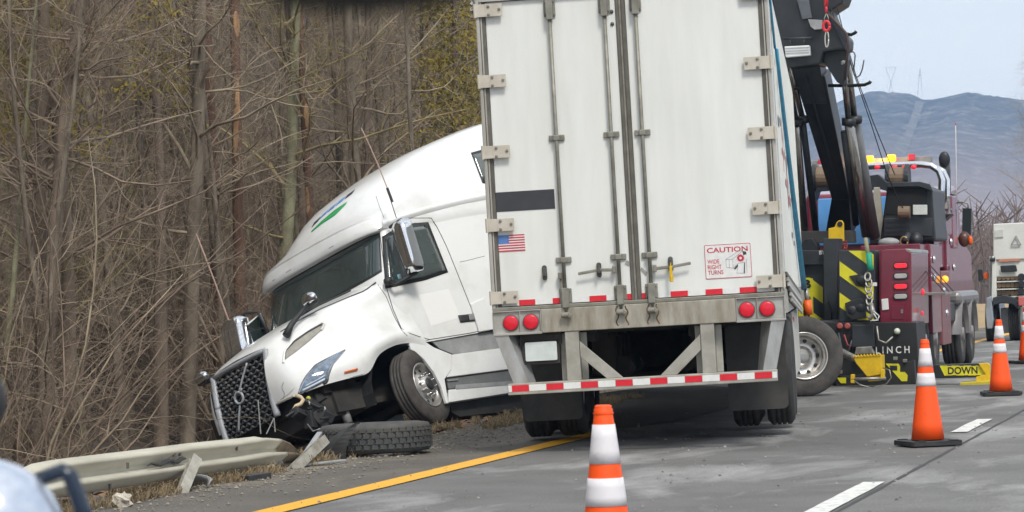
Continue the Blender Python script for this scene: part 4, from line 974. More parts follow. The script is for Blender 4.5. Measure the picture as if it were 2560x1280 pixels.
# right flank further along: lockers as separate boxes along x = +1.27
def lbox(name, m, x0, x1, y0, y1, z0, z1, parent=None, bev=.015):
    b = MB(); b.box(x0, x1, y0, y1, z0, z1); return b.build(name, m, parent or wrecker, bevel=bev)
lbox('side_locker', M_MAR, .35, 1.22, 2.4, 3.2, 1.05, 1.95)
lbox('locker_opening', M_BK, 1.0, 1.225, 1.75, 2.75, 1.32, 1.72)
lbox('drop_tray', M_STL, 1.22, 1.62, 1.9, 3.3, 1.20, 1.235, bev=.004)
for yy in (2.0, 2.6, 3.2):
    b = MB(); b.tube([(1.6, yy, 1.23), (1.24, yy, 1.66)], .008, 5); b.build('tray_chain', M_BK, wrecker)
for yy in (2.05, 2.35, 2.62):
    b = MB(); b.tube([(1.10, yy, 1.34), (1.23, yy, 1.40), (1.235, yy, 1.66)], .05, 8); b.build('air_cylinder', M_STL, wrecker, smooth=True)
lbox('side_locker', M_MAR, .6, 1.27, 3.25, 4.4, .62, 1.95)
lbox('side_locker', mat('maroon_dusty', (.22, .085, .09), .4, c2=(.17, .06, .065), scale=4), 1.0, 1.28, 4.45, 5.6, .42, 1.55)
lbox('side_locker', M_MAR, .4, 1.2, 4.4, 6.2, 1.6, 2.15)
lbox('side_locker', M_MAR, .5, 1.24, 5.7, 6.6, 1.2, 2.35)
for yy, zz in ((3.5, 1.72), (3.5, 1.45), (4.7, 1.25), (5.0, .9), (5.9, 2.0), (6.2, 1.6)):
    b = MB(); b.ball((1.285, yy, zz), (.03, .06, .06), 6); b.build('locker_latch', CHROME, wrecker, smooth=True)
b = MB(); b.ball((1.30, 1.6, 1.25), .06, 7); b.build('side_marker', M_RED_ON, wrecker, smooth=True)
b = MB(); b.ball((1.30, 1.5, .95), .045, 7); b.build('side_marker', M_RED_ON, wrecker, smooth=True)
b = MB(); b.ball((1.32, 4.6, 1.42), .055, 7); b.build('side_marker', mat('amber_lit', (.8, .3, .02), .3, emit=(1, .42, .03), es=1.2), wrecker, smooth=True)
# --- cab and hood
b = MB(); sec = [(7.0, 1.0, 1.25), (7.0, 2.85, 1.2), (8.3, 2.95, 1.2), (8.9, 2.1, 1.2), (10.3, 1.85, 1.0), (10.5, 1.0, .95)]
b.prism([(y, z) for y, z, w in sec], lambda a, c, w: (w, a, c), -1.15, 1.15); cabw = b.build('cab', M_MAR, wrecker, bevel=.06)
lbox('cab_rear_window', mat('sky_reflection_glass', (.10, .32, .72), .15, c2=(.16, .42, .85), scale=1.5), -.95, .62, 6.95, 6.995, 2.02, 2.78, cabw)  # blue of the reflected sky put into the glass colour
lbox('window_post', M_BK, -.12, .02, 6.93, 6.949, 2.02, 2.78, cabw)
for y in (7.6,): lbox('cab_side_window', M_GLASS, 1.151, 1.16, 7.3, 8.2, 2.1, 2.7, cabw, .0)
lbox('front_fender', mat('fender_grey', (.24, .225, .22), .35, .3), .75, 1.30, 7.0, 9.9, 1.0, 1.22, cabw, .08)
M_WH = mat('polished_wheel', (.36, .34, .31), .3, .6, c2=(.24, .22, .2), scale=6)
for yy in (2.4, 3.75, 7.55, 9.0):
    for s in (-1, 1):
        w = thing('wheel', None, None, TR(s*1.10, yy, .53)); w.parent = wrecker
        wheel_meshes(.53, .31).build('tyre', RUBBER, w, smooth=True)
        b = MB(); b.lathe([(.02, s*.17), (.10, s*.17), (.12, s*.1), (.23, s*.06), (.30, s*.14), (.31, s*.12), (.28, -s*.1)], 28, (0, 0, 0), (1, 0, 0)); b.build('rim', M_WH, w, smooth=True)
        if yy > 7:
            b = MB()
            rows = []
            for k in range(13):
                a = math.pi*(.0+k/12); rows.append([(s*.20, .60*math.cos(a), .60*math.sin(a)), (-s*.16, .60*math.cos(a), .60*math.sin(a)), (-s*.16, .57*math.cos(a), .57*math.sin(a)), (s*.20, .57*math.cos(a), .57*math.sin(a))])
            b.grid(rows, True); b.build('mud_guard', MATS['fender_grey'], w, smooth=True)
# screw-like chromed tie rods seen beside the second cone
b = MB(); b.tube([(1.24, 1.95, .35), (1.24, 1.95, .95)], .05, 10); b.build('jack_leg', M_ROD, wrecker, smooth=True)
for k in range(6):
    b = MB(); b.lathe([(.055, -.012), (.072, 0), (.055, .012)], 12, (1.24, 1.95, .42+.09*k), (0, .25, 1)); b.build('jack_thread', CHROME, wrecker, smooth=True)
# mirror, signal lamp, whip aerial
wpr('door_mirror', mat('mirror_back', (.02, .03, .03), .35), [(2406, 520), (2429, 521), (2427, 588), (2405, 588)], 49.3, .1, cabw)
wtube('mirror_bracket', M_STL, [(2385, 508, 49.3), (2405, 505, 49.3), (2420, 508, 49.3), (2421, 522, 49.3)], .018, cabw, 6)
wtube('mirror_bracket', M_STL, [(2375, 595, 49.3), (2400, 595, 49.3)], .025, cabw, 6)
b = MB(); c = L(sv(2411, 598, 49.25)); b.ball(c, (.10, .10, .13), 8); b.build('turn_lamp', mat('smoked_amber', (.12, .05, .04), .3), cabw, smooth=True)
b = MB(); c = L(sv(2426, 601, 49.2)); b.ball(c, (.04, .05, .08), 7); b.build('turn_lamp', ORANGE, cabw, smooth=True)
wtube('whip_aerial', mat('white_fibre', (.7, .66, .66), .5), [(2393, 610, 49.5), (2391, 450, 49.5), (2389, 312, 49.5)], .007, cabw, 5)
wtube('whip_tip', mat('aerial_tip', (.7, .1, .15), .5), [(2389, 313, 49.5), (2389, 308, 49.5)], .012, cabw, 5)
# --- turret (boom pedestal) with winch bay and boards
tur = wpr('turret', M_BK, [(2218, 462), (2300, 460), (2330, 472), (2335, 545), (2340, 600), (2300, 604), (2240, 598), (2200, 600)], 44.6, 1.6, bev=.03)
wpr('winch_bay', mat('deep_black', (.008, .009, .01), .8), [(2222, 470), (2318, 470), (2316, 535), (2212, 535)], 44.58, .015, tur, 0)
wpr('turret_rim', M_BK2, [(2216, 456), (2300, 454), (2324, 460), (2334, 480), (2320, 474), (2296, 466), (2218, 468)], 44.5, .12, tur)
wpr('winch_beam', M_BK2, rect(2210, 545, 2330, 590), 44.55, .04, tur)
for k in range(3): wpr('beam_slot', M_BK, rect(2214, 550+13*k, 2275, 556+13*k), 44.53, .015, tur, 0)
b = MB(); b.tube([L(sv(2246, 530, 44.4)), L(sv(2275, 530, 44.4))], .09, 14); b.build('cable_drum', mat('wound_cable', (.26, .185, .125), .6, .2, c2=(.16, .11, .075), scale=40, stretch=(1, 8, 8)), tur)
wpr('notice_board', mat('notice_white', (.62, .66, .62), .5), rect(2282, 512, 2318, 537), 44.45, .02, tur)
b = MB(); b.tube([L(sv(2270, 585, 44.3)), L(sv(2262, 604, 44.2))], .05, 10); b.build('hook_socket', M_BK2, tur, smooth=True)
b = MB(); b.tube([L(sv(2260+9*math.cos(a), 604+12*math.sin(a), 44.2)) for a in [2*math.pi*i/14 for i in range(15)]], .014, 6); b.build('brass_ring', mat('brass', (.45, .30, .12), .35, .7), tur, smooth=True)
b = MB(); b.lathe([(.12, 0), (.10, .2)], 14, L(sv(2288, 600, 44.5)), (0, 1, 0)); b.build('motor', M_BK, tur, smooth=True)
b = MB(); b.ball(L(sv(2222, 606, 43.8)), (.16, .12, .07), 8); b.build('oval_lamp', M_GREY, wrecker, smooth=True)
wpr('light_panel', mat('pale_panel', (.60, .63, .66), .5), [(2225, 585), (2340, 580), (2336, 610), (2230, 615)], 46.3, .05)
wpr('sand_panel', mat('sand_panel', (.50, .46, .38), .6), [(2184, 468), (2198, 468), (2212, 600), (2180, 600)], 45.5, .1)
for cx, Y in ((2062, 46.0), (2245, 46.0)):
    p = L(sv(cx-24, 445, Y)); q = L(sv(cx+24, 445, Y)); b = MB(); b.tube([p, q], .17, 18); dr = b.build('winch_drum', MATS['wound_cable'], wrecker)
    for s_, pp in ((-1, p), (1, q)):
        b = MB(); b.lathe([(.22, -.03), (.22, .03)], 20, pp, (1, 0, 0)); b.build('drum_flange', M_BK2, wrecker)
wpr('drum_cradle', M_BK2, [(2030, 455), (2085, 455), (2085, 475), (2045, 478), (2038, 500), (2030, 500)], 45.9, .3)
wpr('cross_brace', M_BK2, [(2165, 440), (2195, 436), (2225, 462), (2225, 480), (2190, 470), (2165, 480)], 45.7, .2)
wpr('window_frame_left', M_BK, [(2032, 500), (2046, 476), (2042, 590), (2030, 590)], 46.5, .1) if 0 else None
# --- light bar with lit beacons, chrome roll pipes, exhaust stack
lb = wpr('light_bar', mat('bar_grey', (.36, .36, .36), .4, c2=(.25, .25, .25), scale=8), [(2022, 402), (2326, 390), (2326, 405), (2022, 418)], 47.2, .3)
M_AMB = mat('lit_amber', (1, .55, .05), .3, emit=(1, .21, .004), es=3.2)
for cx, cy in ((2174, 399), (2229, 396)):
    b = MB(); c = L(sv(cx, cy, 47.15)); b.box(c[0]-.07, c[0]+.07, c[1]-.05, c[1], c[2]-.06, c[2]+.06); b.build('beacon', M_AMB, lb, bevel=.03)
for cx, cy in ((2054, 406), (2279, 393)): wpr('red_lens', mat('red_marker', (.65, .06, .10), .35), rect(cx-9, cy-8, cx+9, cy+8), 47.17, .02, lb)
pd = bpy.data.lights.new('beacon_glow', 'POINT'); pd.energy = 9; pd.color = (1, .55, .12); pd.shadow_soft_size = .08
po_ = bpy.data.objects.new('beacon_glow', pd); col.objects.link(po_); po_.parent = lb; po_.location = Vector(L(sv(2200, 398, 46.9)))
pipe = wtube('roll_pipe', CHROME, [(2024, 421, 46.6), (2160, 416, 46.6), (2300, 411, 46.6), (2328, 414, 46.6), (2347, 427, 46.6), (2355, 450, 46.6), (2353, 490, 46.6), (2348, 532, 46.6)], .055, None, 10)
wtube('roll_pipe', CHROME, [(2340, 418, 47.0), (2358, 428, 47.0), (2368, 450, 47.0), (2368, 490, 47.0), (2370, 534, 47.0)], .045, None, 10)
for cx in (2062, 2193, 2236, 2261, 2284):
    b = MB(); c = L(sv(cx, 418 if cx > 2150 else 422, 46.5)); b.ball(c, (.045, .03, .035), 7); b.build('red_marker_lamp', M_RED_ON, pipe, smooth=True)
wpr('pipe_shelf', M_BK, [(2330, 533), (2378, 535), (2358, 552)], 46.4, .5)
wtube('exhaust_stack', mat('stack_dark', (.10, .105, .11), .35, .6), [(2366, 640, 48.0), (2365, 520, 48.0), (2363, 430, 48.0), (2361, 395, 48.0)], [.085, .085, .085, .09])
b = MB(); c = Vector(L(sv(2361, 398, 47.9))); b.ball(c, (.09, .05, .125), 10); b.build('stack_mouth', M_BK, wrecker, smooth=True)
wtube('mirror_stay', M_STL, [(2345, 590, 47.5), (2372, 560, 47.5)], .03)
lbox('step_box', M_MAR, 1.0, 1.26, 5.3, 6.4, 2.1, 2.5, None, .03); lbox('step_box', M_MAR, 1.0, 1.27, 6.4, 7.1, 1.9, 2.75, None, .03)
lbox('tread_cap', M_STL, 1.0, 1.27, 5.3, 6.4, 2.505, 2.53, None, .005); lbox('tread_cap', M_STL, 1.0, 1.28, 6.4, 7.1, 2.755, 2.78, None, .005)
# --- boom: three nested sections leaning back over the trailer's nose, lift cylinders either side
def pa(px, py, Y): return Vector(L(sv(px, py, Y)))
boom = thing('boom', None, None); boom.parent = wrecker
def tapered(name, m, a0, a1, Ya, b0, b1, Yb, dep, parent):
    """box whose back face has two lower and two upper corners"""
    P = [pa(*a0, Ya), pa(*a1, Ya), pa(*b1, Yb), pa(*b0, Yb)]
    b = MB(); off = Vector((0, dep, dep*.25)); b.add(P+[p+off for p in P], [(0, 1, 2, 3), (7, 6, 5, 4), (0, 4, 5, 1), (1, 5, 6, 2), (2, 6, 7, 3), (3, 7, 4, 0)])
    return b.build(name, m, parent, bevel=.015)
tapered('boom_section', M_BK, (2062, 592), (2128, 592), 44.8, (2082, 478), (2122, 478), 44.2, .6, boom)
tapered('boom_section', M_BK, (2080, 500), (2124, 500), 44.2, (1985, 190), (2062, 190), 42.6, .55, boom)
tapered('boom_section', M_BK2, (2008, 260), (2066, 260), 42.9, (1958, 110), (2040, 110), 42.2, .5, boom)
tapered('boom_rib', M_BK2, (2098, 480), (2102, 480), 44.1, (2010, 190), (2016, 190), 42.5, .05, boom)
wpr('boom_head', M_BK, [(1928, -20), (2118, -25), (2106, 8), (2075, 28), (2088, 60), (2118, 95), (2116, 122), (2058, 130), (2050, 160), (1972, 170), (1950, 140), (1932, 60)], 42.1, .7, boom, .03)
wpr('head_gusset', M_BK2, [(2072, 35), (2090, 50), (2118, 90), (2114, 125), (2102, 100), (2082, 60)], 42.06, .04, boom, .004)
wpr('head_plate', mat('head_plate_grey', (.12, .13, .145), .4, .3), [(1992, 0), (2022, 0), (2030, 45), (2005, 48)], 42.05, .05, boom, .01)
wpr('side_cheek', M_BK, [(2050, 125), (2118, 112), (2120, 150), (2108, 215), (2092, 205), (2060, 155)], 42.3, .3, boom, .01)
wpr('valve_block', M_GREY, [(2020, 48), (2056, 50), (2054, 72), (2036, 74), (2026, 66)], 42.0, .08, boom, .004)
wl = wpr('work_light', M_WHT, [(1961, 116), (2023, 113), (2025, 138), (1964, 143)], 41.9, .12, boom, .01)
for yy in (120, 127, 133): wpr('light_fin', mat('fin_grey', (.42, .44, .46), .4), [(1963, yy), (2023, yy-3), (2023, yy-1), (1963, yy+2)], 41.89, .008, wl, 0)
wtube('light_stay', M_BK2, [(1958, 97, 41.95), (2030, 95, 41.95)], .02, wl); wtube('light_stay', M_BK2, [(1975, 98, 41.95), (1976, 116, 41.95)], .012, wl); wtube('light_stay', M_BK2, [(2010, 97, 41.95), (2010, 114, 41.95)], .012, wl)
for tag_, pts in (('l', [((1959, 155), 42.3, (1992, 308), 43.1), ((1974, 160), 42.5, (2007, 300), 43.2)]), ('r', [((2106, 150), 42.3, (2122, 305), 43.1), ((2120, 160), 42.6, (2136, 300), 43.3)])):
    for (a, Ya, b_, Yb) in pts:
        wtube('cylinder_rod', M_ROD, [(a[0], a[1], Ya), (b_[0], b_[1], Yb)], .045 if a[0] != 2120 else .05, boom, 12)
for (a, Ya, b_, Yb, r_, m_) in (((1990, 300), 43.1, (2012, 578), 44.4, .055, M_ROD), ((2006, 300), 43.2, (2040, 580), 44.5, .05, M_BK2), ((2122, 300), 43.1, (2166, 588), 44.4, .075, M_ROD), ((2136, 296), 43.3, (2186, 592), 44.5, .085, mat('cylinder_grey', (.20, .205, .21), .35, .4)), ((2110, 330), 43.2, (2140, 560), 44.4, .05, M_BK2)):
    wtube('lift_cylinder', m_, [(a[0], a[1], Ya), (b_[0], b_[1], Yb)], r_, boom, 14)
for (cx, cy, Y, r_) in ((1992, 306, 43.05, .085), (2008, 298, 43.15, .075), (2122, 304, 43.05, .10), (2137, 298, 43.2, .105)):
    b = MB(); b.lathe([(r_, -.05), (r_*1.05, 0), (r_, .05)], 16, pa(cx, cy, Y), (-.1, .25, -1)); b.build('cylinder_collar', M_BK, boom, smooth=True)
# ledge with yellow hook plate, chains and straps at the tail
ledge = wpr('ledge', mat('ledge_dark', (.05, .047, .045), .6), [(1998, 578), (2130, 576), (2132, 606), (2000, 608)], 43.6, .4)
wpr('ledge_drum', M_BK, [(2000, 612), (2012, 598), (2030, 596), (2042, 612), (2044, 660), (2000, 664)], 43.4, .3)
hp = wpr('hook_plate', M_YE2, [(2071, 571), (2086, 568), (2091, 556), (2097, 551), (2104, 551), (2109, 558), (2110, 603), (2071, 603)], 43.4, .06)
b = MB(); b.lathe([(.04, 0), (.04, .012)], 14, L(sv(2100, 560, 43.398)), (0, -1, 0)); b.build('plate_hole', M_BK, hp)
for x in (2082, 2097): wtube('plate_pin', M_YE2, [(x, 602, 43.42), (x+1, 615, 43.42)], .02, hp)
wtube('green_strap', mat('green_strap', (.02, .35, .21), .6), [(2172, 632, 41.2), (2174, 660, 41.2), (2177, 676, 41.2)], .045, tower, 6)
wtube('strap_tail', mat('olive_strap', (.28, .27, .16), .7), [(2164, 596, 41.3), (2170, 634, 41.2)], .03, tower, 6)
M_RCH = mat('red_chain', (.32, .03, .02), .5)
for k in range(5):
    b = MB(); c = pa(2113+(k % 2), 608+8*k, 43.2); b.tube([c+Vector((.022*math.cos(a), .01*math.sin(a)*(k % 2), .035*math.sin(a))) for a in [2*math.pi*i/10 for i in range(11)]], .009, 5); b.build('red_chain_link', M_RCH, wrecker)
for k in range(6):
    b = MB(); c = pa(2169+1.0*k+(k % 2)*2, 692+15*k, 41.15); b.tube([c+Vector((.038*math.cos(a), .02*math.sin(a), .055*math.sin(a))) for a in [2*math.pi*i/12 for i in range(13)]], .014, 6); b.build('chain_link', M_STL, tower)
b = MB(); b.tube([pa(2178, 760, 41.1), pa(2184, 785, 41.1), pa(2174, 797, 41.1), pa(2166, 790, 41.1)], [.03, .04, .035, .012], 8); b.build('grab_hook', M_STL, tower, smooth=True)
for k, (x0, y0, x1, y1) in enumerate(((2184, 778, 2198, 790), (2184, 783, 2194, 800), (2198, 790, 2194, 800), (2176, 802, 2196, 800))): wtube('wire_guard', M_WHT, [(x0, y0, 41.05), (x1, y1, 41.05)], .008, tower, 5)
wpr('white_tag', M_WHT, rect(2180, 706, 2192, 715), 41.2, .02, tower, 0)
# stinger: yellow wedge with serrated top, rods, warning square, outrigger
st_ = thing('under_lift', None, None); st_.parent = wrecker
wpr('wedge', M_YE2, [(2132, 893), (2203, 888), (2205, 936), (2168, 942), (2140, 908)], 40.4, .35, st_)
wpr('wedge_base', M_YE2, [(2166, 936), (2204, 934), (2200, 952), (2170, 954)], 40.45, .3, st_)
for k in range(9): wpr('tooth', M_YE2, [(2133+7.8*k, 893-.5*k), (2139+7.8*k, 892-.5*k), (2136+7.8*k, 887-.5*k)], 40.38, .1, st_, 0)
wtube('stay_rod', M_STL, [(2078, 868, 40.8), (2130, 893, 40.6), (2150, 900, 40.5)], .05, st_, 10)
wtube('cross_rod', M_STL, [(2128, 948, 40.3), (2215, 946, 40.3)], .022, st_, 8)
for x, y in ((2131, 948), (2206, 936)): wpr('rod_bracket', M_YE2, rect(x-5, y-12, x+5, y+10), 40.28, .08, st_)
wtube('loop_cable', M_STL, [(2208, 920, 40.3), (2224, 925, 40.25), (2228, 944, 40.25), (2216, 960, 40.25), (2180, 970, 40.25), (2150, 962, 40.25), (2136, 952, 40.25)], .008, st_, 5)
wpr('lower_panel', M_TAIL, [(2085, 940), (2135, 940), (2285, 900), (2290, 960), (2090, 966)], 41.1, .15, st_)
wpr('corner_mark', M_YEL, [(2092, 944), (2115, 944), (2115, 958), (2102, 958)], 41.09, .006, st_, 0)
wpr('warning_square', M_YEL, [(2214, 909), (2246, 909), (2250, 916), (2250, 930), (2262, 930), (2269, 938), (2268, 953), (2254, 953)], 41.09, .006, st_, 0)
wpr('warning_square_hole', M_BK, [(2224, 914), (2243, 914), (2243, 926), (2226, 926)], 41.085, .004, st_, 0)
out = thing('outrigger', None, None); out.parent = wrecker
ob = wpr('outrigger_beam', M_BK, [(2335, 912), (2466, 908), (2470, 943), (2338, 946)], 40.6, .25, out)
for k in range(4):
    x = 2349+30*k; wpr('warning_stripe', M_YEL, [(x, 914), (x+19, 914), (x+31, 939), (x+12, 939)], 40.597, .002, out, 0)
wpr('letter_ground', M_YEL, [(2360, 915), (2449, 915), (2455, 938), (2366, 938)], 40.594, .002, out, 0)
wtext('lettering', 'DOWN', 2370, 935, 17, 40.59, M_BK, out, 74, bold=.003)
wpr('end_bracket', M_YE2, [(2446, 909), (2468, 907), (2476, 912), (2475, 955), (2440, 956), (2440, 942), (2464, 936)], 40.55, .05, out)
wpr('foot_plate', mat('dirty_yellow', (.66, .54, .03), .6, c2=(.45, .36, .04), scale=6), [(2399, 957), (2474, 952), (2474, 962), (2399, 966)], 40.35, .6, out)
# hooks and wires on the boom's right edge
M_HK = mat('hook_black', (.015, .014, .012), .5)
wtube('storage_hook', M_HK, [(2112, 84, 42.2), (2128, 87, 42.1), (2138, 82, 42.0), (2141, 78, 42.0)], .024, boom, 8)
wtube('storage_hook', M_HK, [(2072, 214, 42.8), (2130, 214, 42.6), (2162, 212, 42.4), (2174, 207, 42.3), (2177, 203, 42.3)], .024, boom, 8)
wtube('storage_hook', M_HK, [(1985, 221, 42.8), (1996, 221, 42.6)], .024, boom, 8)
wtube('wire_hook', M_HK, [(2122, 130, 42.3), (2134, 130, 42.3), (2138, 138, 42.3), (2136, 160, 42.3), (2134, 175, 42.3)], .010, boom, 6)
wtube('wire_hook', M_HK, [(2160, 150, 42.3), (2156, 172, 42.3), (2150, 188, 42.3), (2143, 193, 42.3), (2136, 188, 42.3), (2125, 150, 42.3)], .010, boom, 6)
wtube('hose', mat('brown_hose', (.08, .05, .045), .5), [(2070, 35, 42.0), (2100, 65, 42.0), (2117, 85, 42.0), (2121, 115, 42.0), (2117, 150, 42.1), (2112, 200, 42.3)], .02, boom, 6)
wtube('winch_cable', M_HK, [(2092, 15, 42.0), (2106, 70, 42.2), (2140, 190, 43.0), (2185, 310, 43.9), (2237, 437, 45.8)], .0075, boom, 5)
wtube('winch_cable', M_HK, [(2078, 22, 42.0), (2100, 90, 42.2), (2146, 215, 43.0), (2178, 310, 43.6), (2216, 430, 44.2), (2246, 500, 44.3), (2262, 528, 44.35)], .0075, boom, 5)
# hanging red hook assembly: own thing, hangs from the boom head
hk = thing('lifting_hook', 'red swivel lifting hook with steel thimble hanging from boom head', 'hook')
H = lambda x, y: sv(x, y, 41.6)
M_HR = mat('hook_red', (.72, .03, .04), .35)
b = MB(); b.tube([H(2066, -20), H(2065, 14)], .030, 8); b.tube([H(2065, 14), H(2066, 32)], .018, 8); b.build('strap', M_HR, hk, smooth=True)
b = MB(); b.tube([H(2066, 33), H(2061, 45), H(2061, 55)], .008, 6); b.tube([H(2066, 33), H(2071, 45), H(2071, 55)], .008, 6); b.build('thimble', M_STL, hk, smooth=True)
b = MB(); b.tube([H(2066+8*math.cos(a), 65+12*math.sin(a)) for a in [2*math.pi*i/16 for i in range(17)]], .020, 8); b.build('hook_body', M_HR, hk, smooth=True)
b = MB(); b.tube([H(2067+4.5*math.cos(a), 98+20*math.sin(a)) for a in [2*math.pi*i/18 for i in range(19)]], .010, 6); b.build('thimble', mat('galvanised_loop', (.62, .60, .52), .35, .5), hk, smooth=True)
# ================================================================== CONES
M_CO = mat('cone_orange', (1.0, .095, .004), .5, c2=(.62, .07, .012), scale=11, thr=(.25, .42))
M_CW = mat('cone_collar', (.74, .71, .73), .4, c2=(.56, .54, .545), scale=12, thr=(.25, .42))
M_CB = mat('cone_base', (.02, .02, .022), .7, c2=(.04, .04, .04), scale=10)
cone = thing('traffic_cone', 'nearest orange traffic cone, cut off by the lower picture edge', 'traffic cone', TR(-2.82, 12.25, .01), 'cones along the lane line')
H_, RB, RT = .86, .142, .034
rad = lambda t: RT+(RB-RT)*t                             # t from the tip
def ring(t0, t1, dr=0, nn=3): return [(rad(t0+(t1-t0)*i/nn)+dr, .05+H_*(1-(t0+(t1-t0)*i/nn))) for i in range(nn+1)]
b = MB(); pr = ring(1, .05, 0, 6)+[(rad(.05)-.001, .05+H_*.955), (rad(.05)+.004, .05+H_*.962), (rad(.05)-.002, .05+H_*.97), (rad(.03)+.002, .05+H_*.98), (rad(.02)-.003, .05+H_*.987), (rad(0)+.002, .05+H_*.995), (rad(0)-.006, .05+H_)]
b.lathe(pr, 32); b.build('cone_body', M_CO, cone, smooth=True)
for t0, t1 in ((.272, .09), (.468, .338)):
    b = MB(); p_ = ring(t0, t1, .0025, 3); b.lathe([(p_[0][0]-.003, p_[0][1])]+p_+[(p_[-1][0]-.003, p_[-1][1])], 32); b.build('reflective_collar', M_CW, cone, smooth=True)
b = MB(); b.prism(rrect(-.235, .235, -.235, .235, .05), lambda a, c, w: (a, c, w), 0, .042)
for sx in (-1, 1):
    for sy in (-1, 1): b.box(sx*.15-.04, sx*.15+.04, sy*.21-.03, sy*.21+.03, .042, .05)
b.build('cone_base', M_CB, cone, bevel=.008)
km = kidmap(cone); cone.matrix_world = TR(-2.795, 12.25, .01) @ Matrix.Diagonal((1.03, 1.03, 1.045, 1))
for (x, y, rz, lab) in ((-3.06, 25.95, .5, 'orange traffic cone on its black base in front of the wrecker rear corner'), (-3.41, 36.55, .2, 'orange traffic cone beside the outrigger foot, left of the far white truck'),
                        (-4.17, 49.4, .8, 'sliver of an orange cone at the right picture edge before the far white truck')):
    copy_tree(cone, TR(x, y, .01, rz), None, lab, km)

# ================================================================== LOOSE TYRE AND RUBBER SCRAP
ty = thing('loose_tyre', 'big tyre with lugged tread lying flat on the shoulder', 'tyre', TR(-8.09, 26.12, .015, 0, R(-1.0), R(-1.2)))
m_tr = mat('dusty_tyre', (.055, .058, .058), .8, c2=(.10, .094, .085), scale=6, bump=.2)
b = MB(); b.lathe([(.30, .03), (.40, .0), (.485, .012), (.505, .04), (.505, .235), (.485, .262), (.40, .275), (.30, .25), (.285, .14)], 56, close=True); b.build('carcass', m_tr, ty, smooth=True)
blk = None
for row, (z0, z1) in enumerate(((.045, .082), (.09, .135), (.143, .188), (.196, .230))):
    for k in range(44):
        a = 2*math.pi*(k+(.5 if row % 2 else 0))/44
        if not (math.sin(a) < .35): continue                # only the half that can be seen
        w_ = .0305
        bb = MB(); e = .007
        bb.prism([(-w_, z0), (w_-e, z0), (w_, (z0+z1)/2), (w_-e, z1), (-w_, z1), (-w_+e, (z0+z1)/2)], lambda p, q, r_: (p, -.503-r_, q), 0, .016)
        if k == 0 or blk is None or blk.get(row) is None:
            o = bb.build('tread_block', m_tr, ty); blk = blk or {}; blk[row] = o.data; blk[(row, 'a')] = a
        else:
            o = bpy.data.objects.new('tread_block', blk[row]); col.objects.link(o); o.parent = ty
        o.rotation_euler.z = a+math.pi/2
scrap = MB(); rows = []
for i in range(9):
    t = i/8; z = .33*t**.8; w0 = .155*(1-t)**.75+.004
    cx = -.16+.24*t**1.3; yy = -.60+.10*t-.05*math.sin(math.pi*t)
    rows.append([(cx-w0, yy+.03, z), (cx, yy-.02, z+.005), (cx+w0*.9, yy+.015, z)])
scrap.grid(rows); so = scrap.build('rubber_scrap', mat('torn_rubber', (.02, .02, .02), .7, c2=(.035, .035, .034), scale=9)); so.matrix_world = TR(-8.13, 25.98, .0)
so.modifiers.new('t', 'SOLIDIFY').thickness = .02
tag(so, 'torn black rubber strip propped against the loose tyre', 'rubber strip')

# ================================================================== GUARDRAIL, struck and laid over
M_GAL = mat('rail_galvanised', (.56, .53, .43), .55, .1, c2=(.43, .405, .32), scale=2.5, stretch=(1, .5, 2), bump=.05)
M_CHAR = mat('charred_rail', (.05, .042, .034), .7, .2, c2=(.22, .17, .11), scale=6)
gr = thing('guardrail', 'bent grey W-beam guardrail with a curled scorched end', 'guardrail', TR(-8.35, 0, 0))
PRF = [(-.01, -.155), (.0, -.135), (.095, -.10), (.10, -.065), (.01, -.02), (.01, .02), (.10, .065), (.095, .10), (.0, .135), (-.01, .155)]
path = [(-.06, 18.7, .17, .5, .6), (-.02, 18.9, .22, .35, .9), (0, 19.1, .24, .24, 1), (0, 19.45, .245, .24, 1), (0, 19.86, .24, .24, 1), (.0, 20.85, .225, .25, 1), (.02, 22.02, .215, .22, .98), (.02, 22.83, .20, .2, .96), (.0, 23.3, .19, .25, .95), (.0, 23.7, .185, .3, .95), (.02, 24.05, .16, .42, .86), (.03, 24.32, .125, .55, .7), (.03, 24.55, .08, .7, .48), (.03, 24.66, .045, .9, .3)]
def rail_ring(i):
    x, y, z, lean, k = path[i]; out_ = []
    yaw = 0
    for a, c in PRF:
        c *= .86
        rx = a*math.cos(lean)-c*math.sin(lean); rz = a*math.sin(lean)+c*math.cos(lean)
        out_.append((x+rx*k, y+rx*math.sin(yaw)*.5, z+rz*k))
    return out_
def rail(name, i0, i1, m):
    b = MB(); rows = []
    for i in range(i0, i1):
        A, B = rail_ring(i), rail_ring(i+1)
        for s in range(6): rows.append([tuple(Vector(p).lerp(Vector(q), s/6)) for p, q in zip(A, B)])
    rows.append(rail_ring(i1)); b.grid(rows); o = b.build(name, m, gr, smooth=True); o.modifiers.new('t', 'SOLIDIFY').thickness = .006
    return o
rail('rail_beam', 0, 10, M_GAL); rail('rail_end', 10, len(path)-1, M_CHAR)
def ibeam(p, q, w, name, m, parent):
    b = MB(); p = Vector(p); q = Vector(q); d = (q-p).normalized(); s = d.cross(Vector((.6, -.8, .1))).normalized(); n = s.cross(d)
    b.beam(p, q, .006, w, s) if 0 else None
    b.beam(p+n*.03, q+n*.03, w, .006, n); b.beam(p-n*.03, q-n*.03, w, .006, n); b.beam(p-n*.027, q-n*.027, .008, .05, n); return b.build(name, m, parent)
M_PST = mat('post_galvanised', (.42, .405, .35), .6, .1, c2=(.22, .20, .165), scale=7)
ibeam((.20, 21.28, -.03), (.16, 21.75, .235), .08, 'post', M_PST, gr)
ibeam((.13, 24.1, -.02), (.22, 24.75, .21), .085, 'post', M_PST, gr)
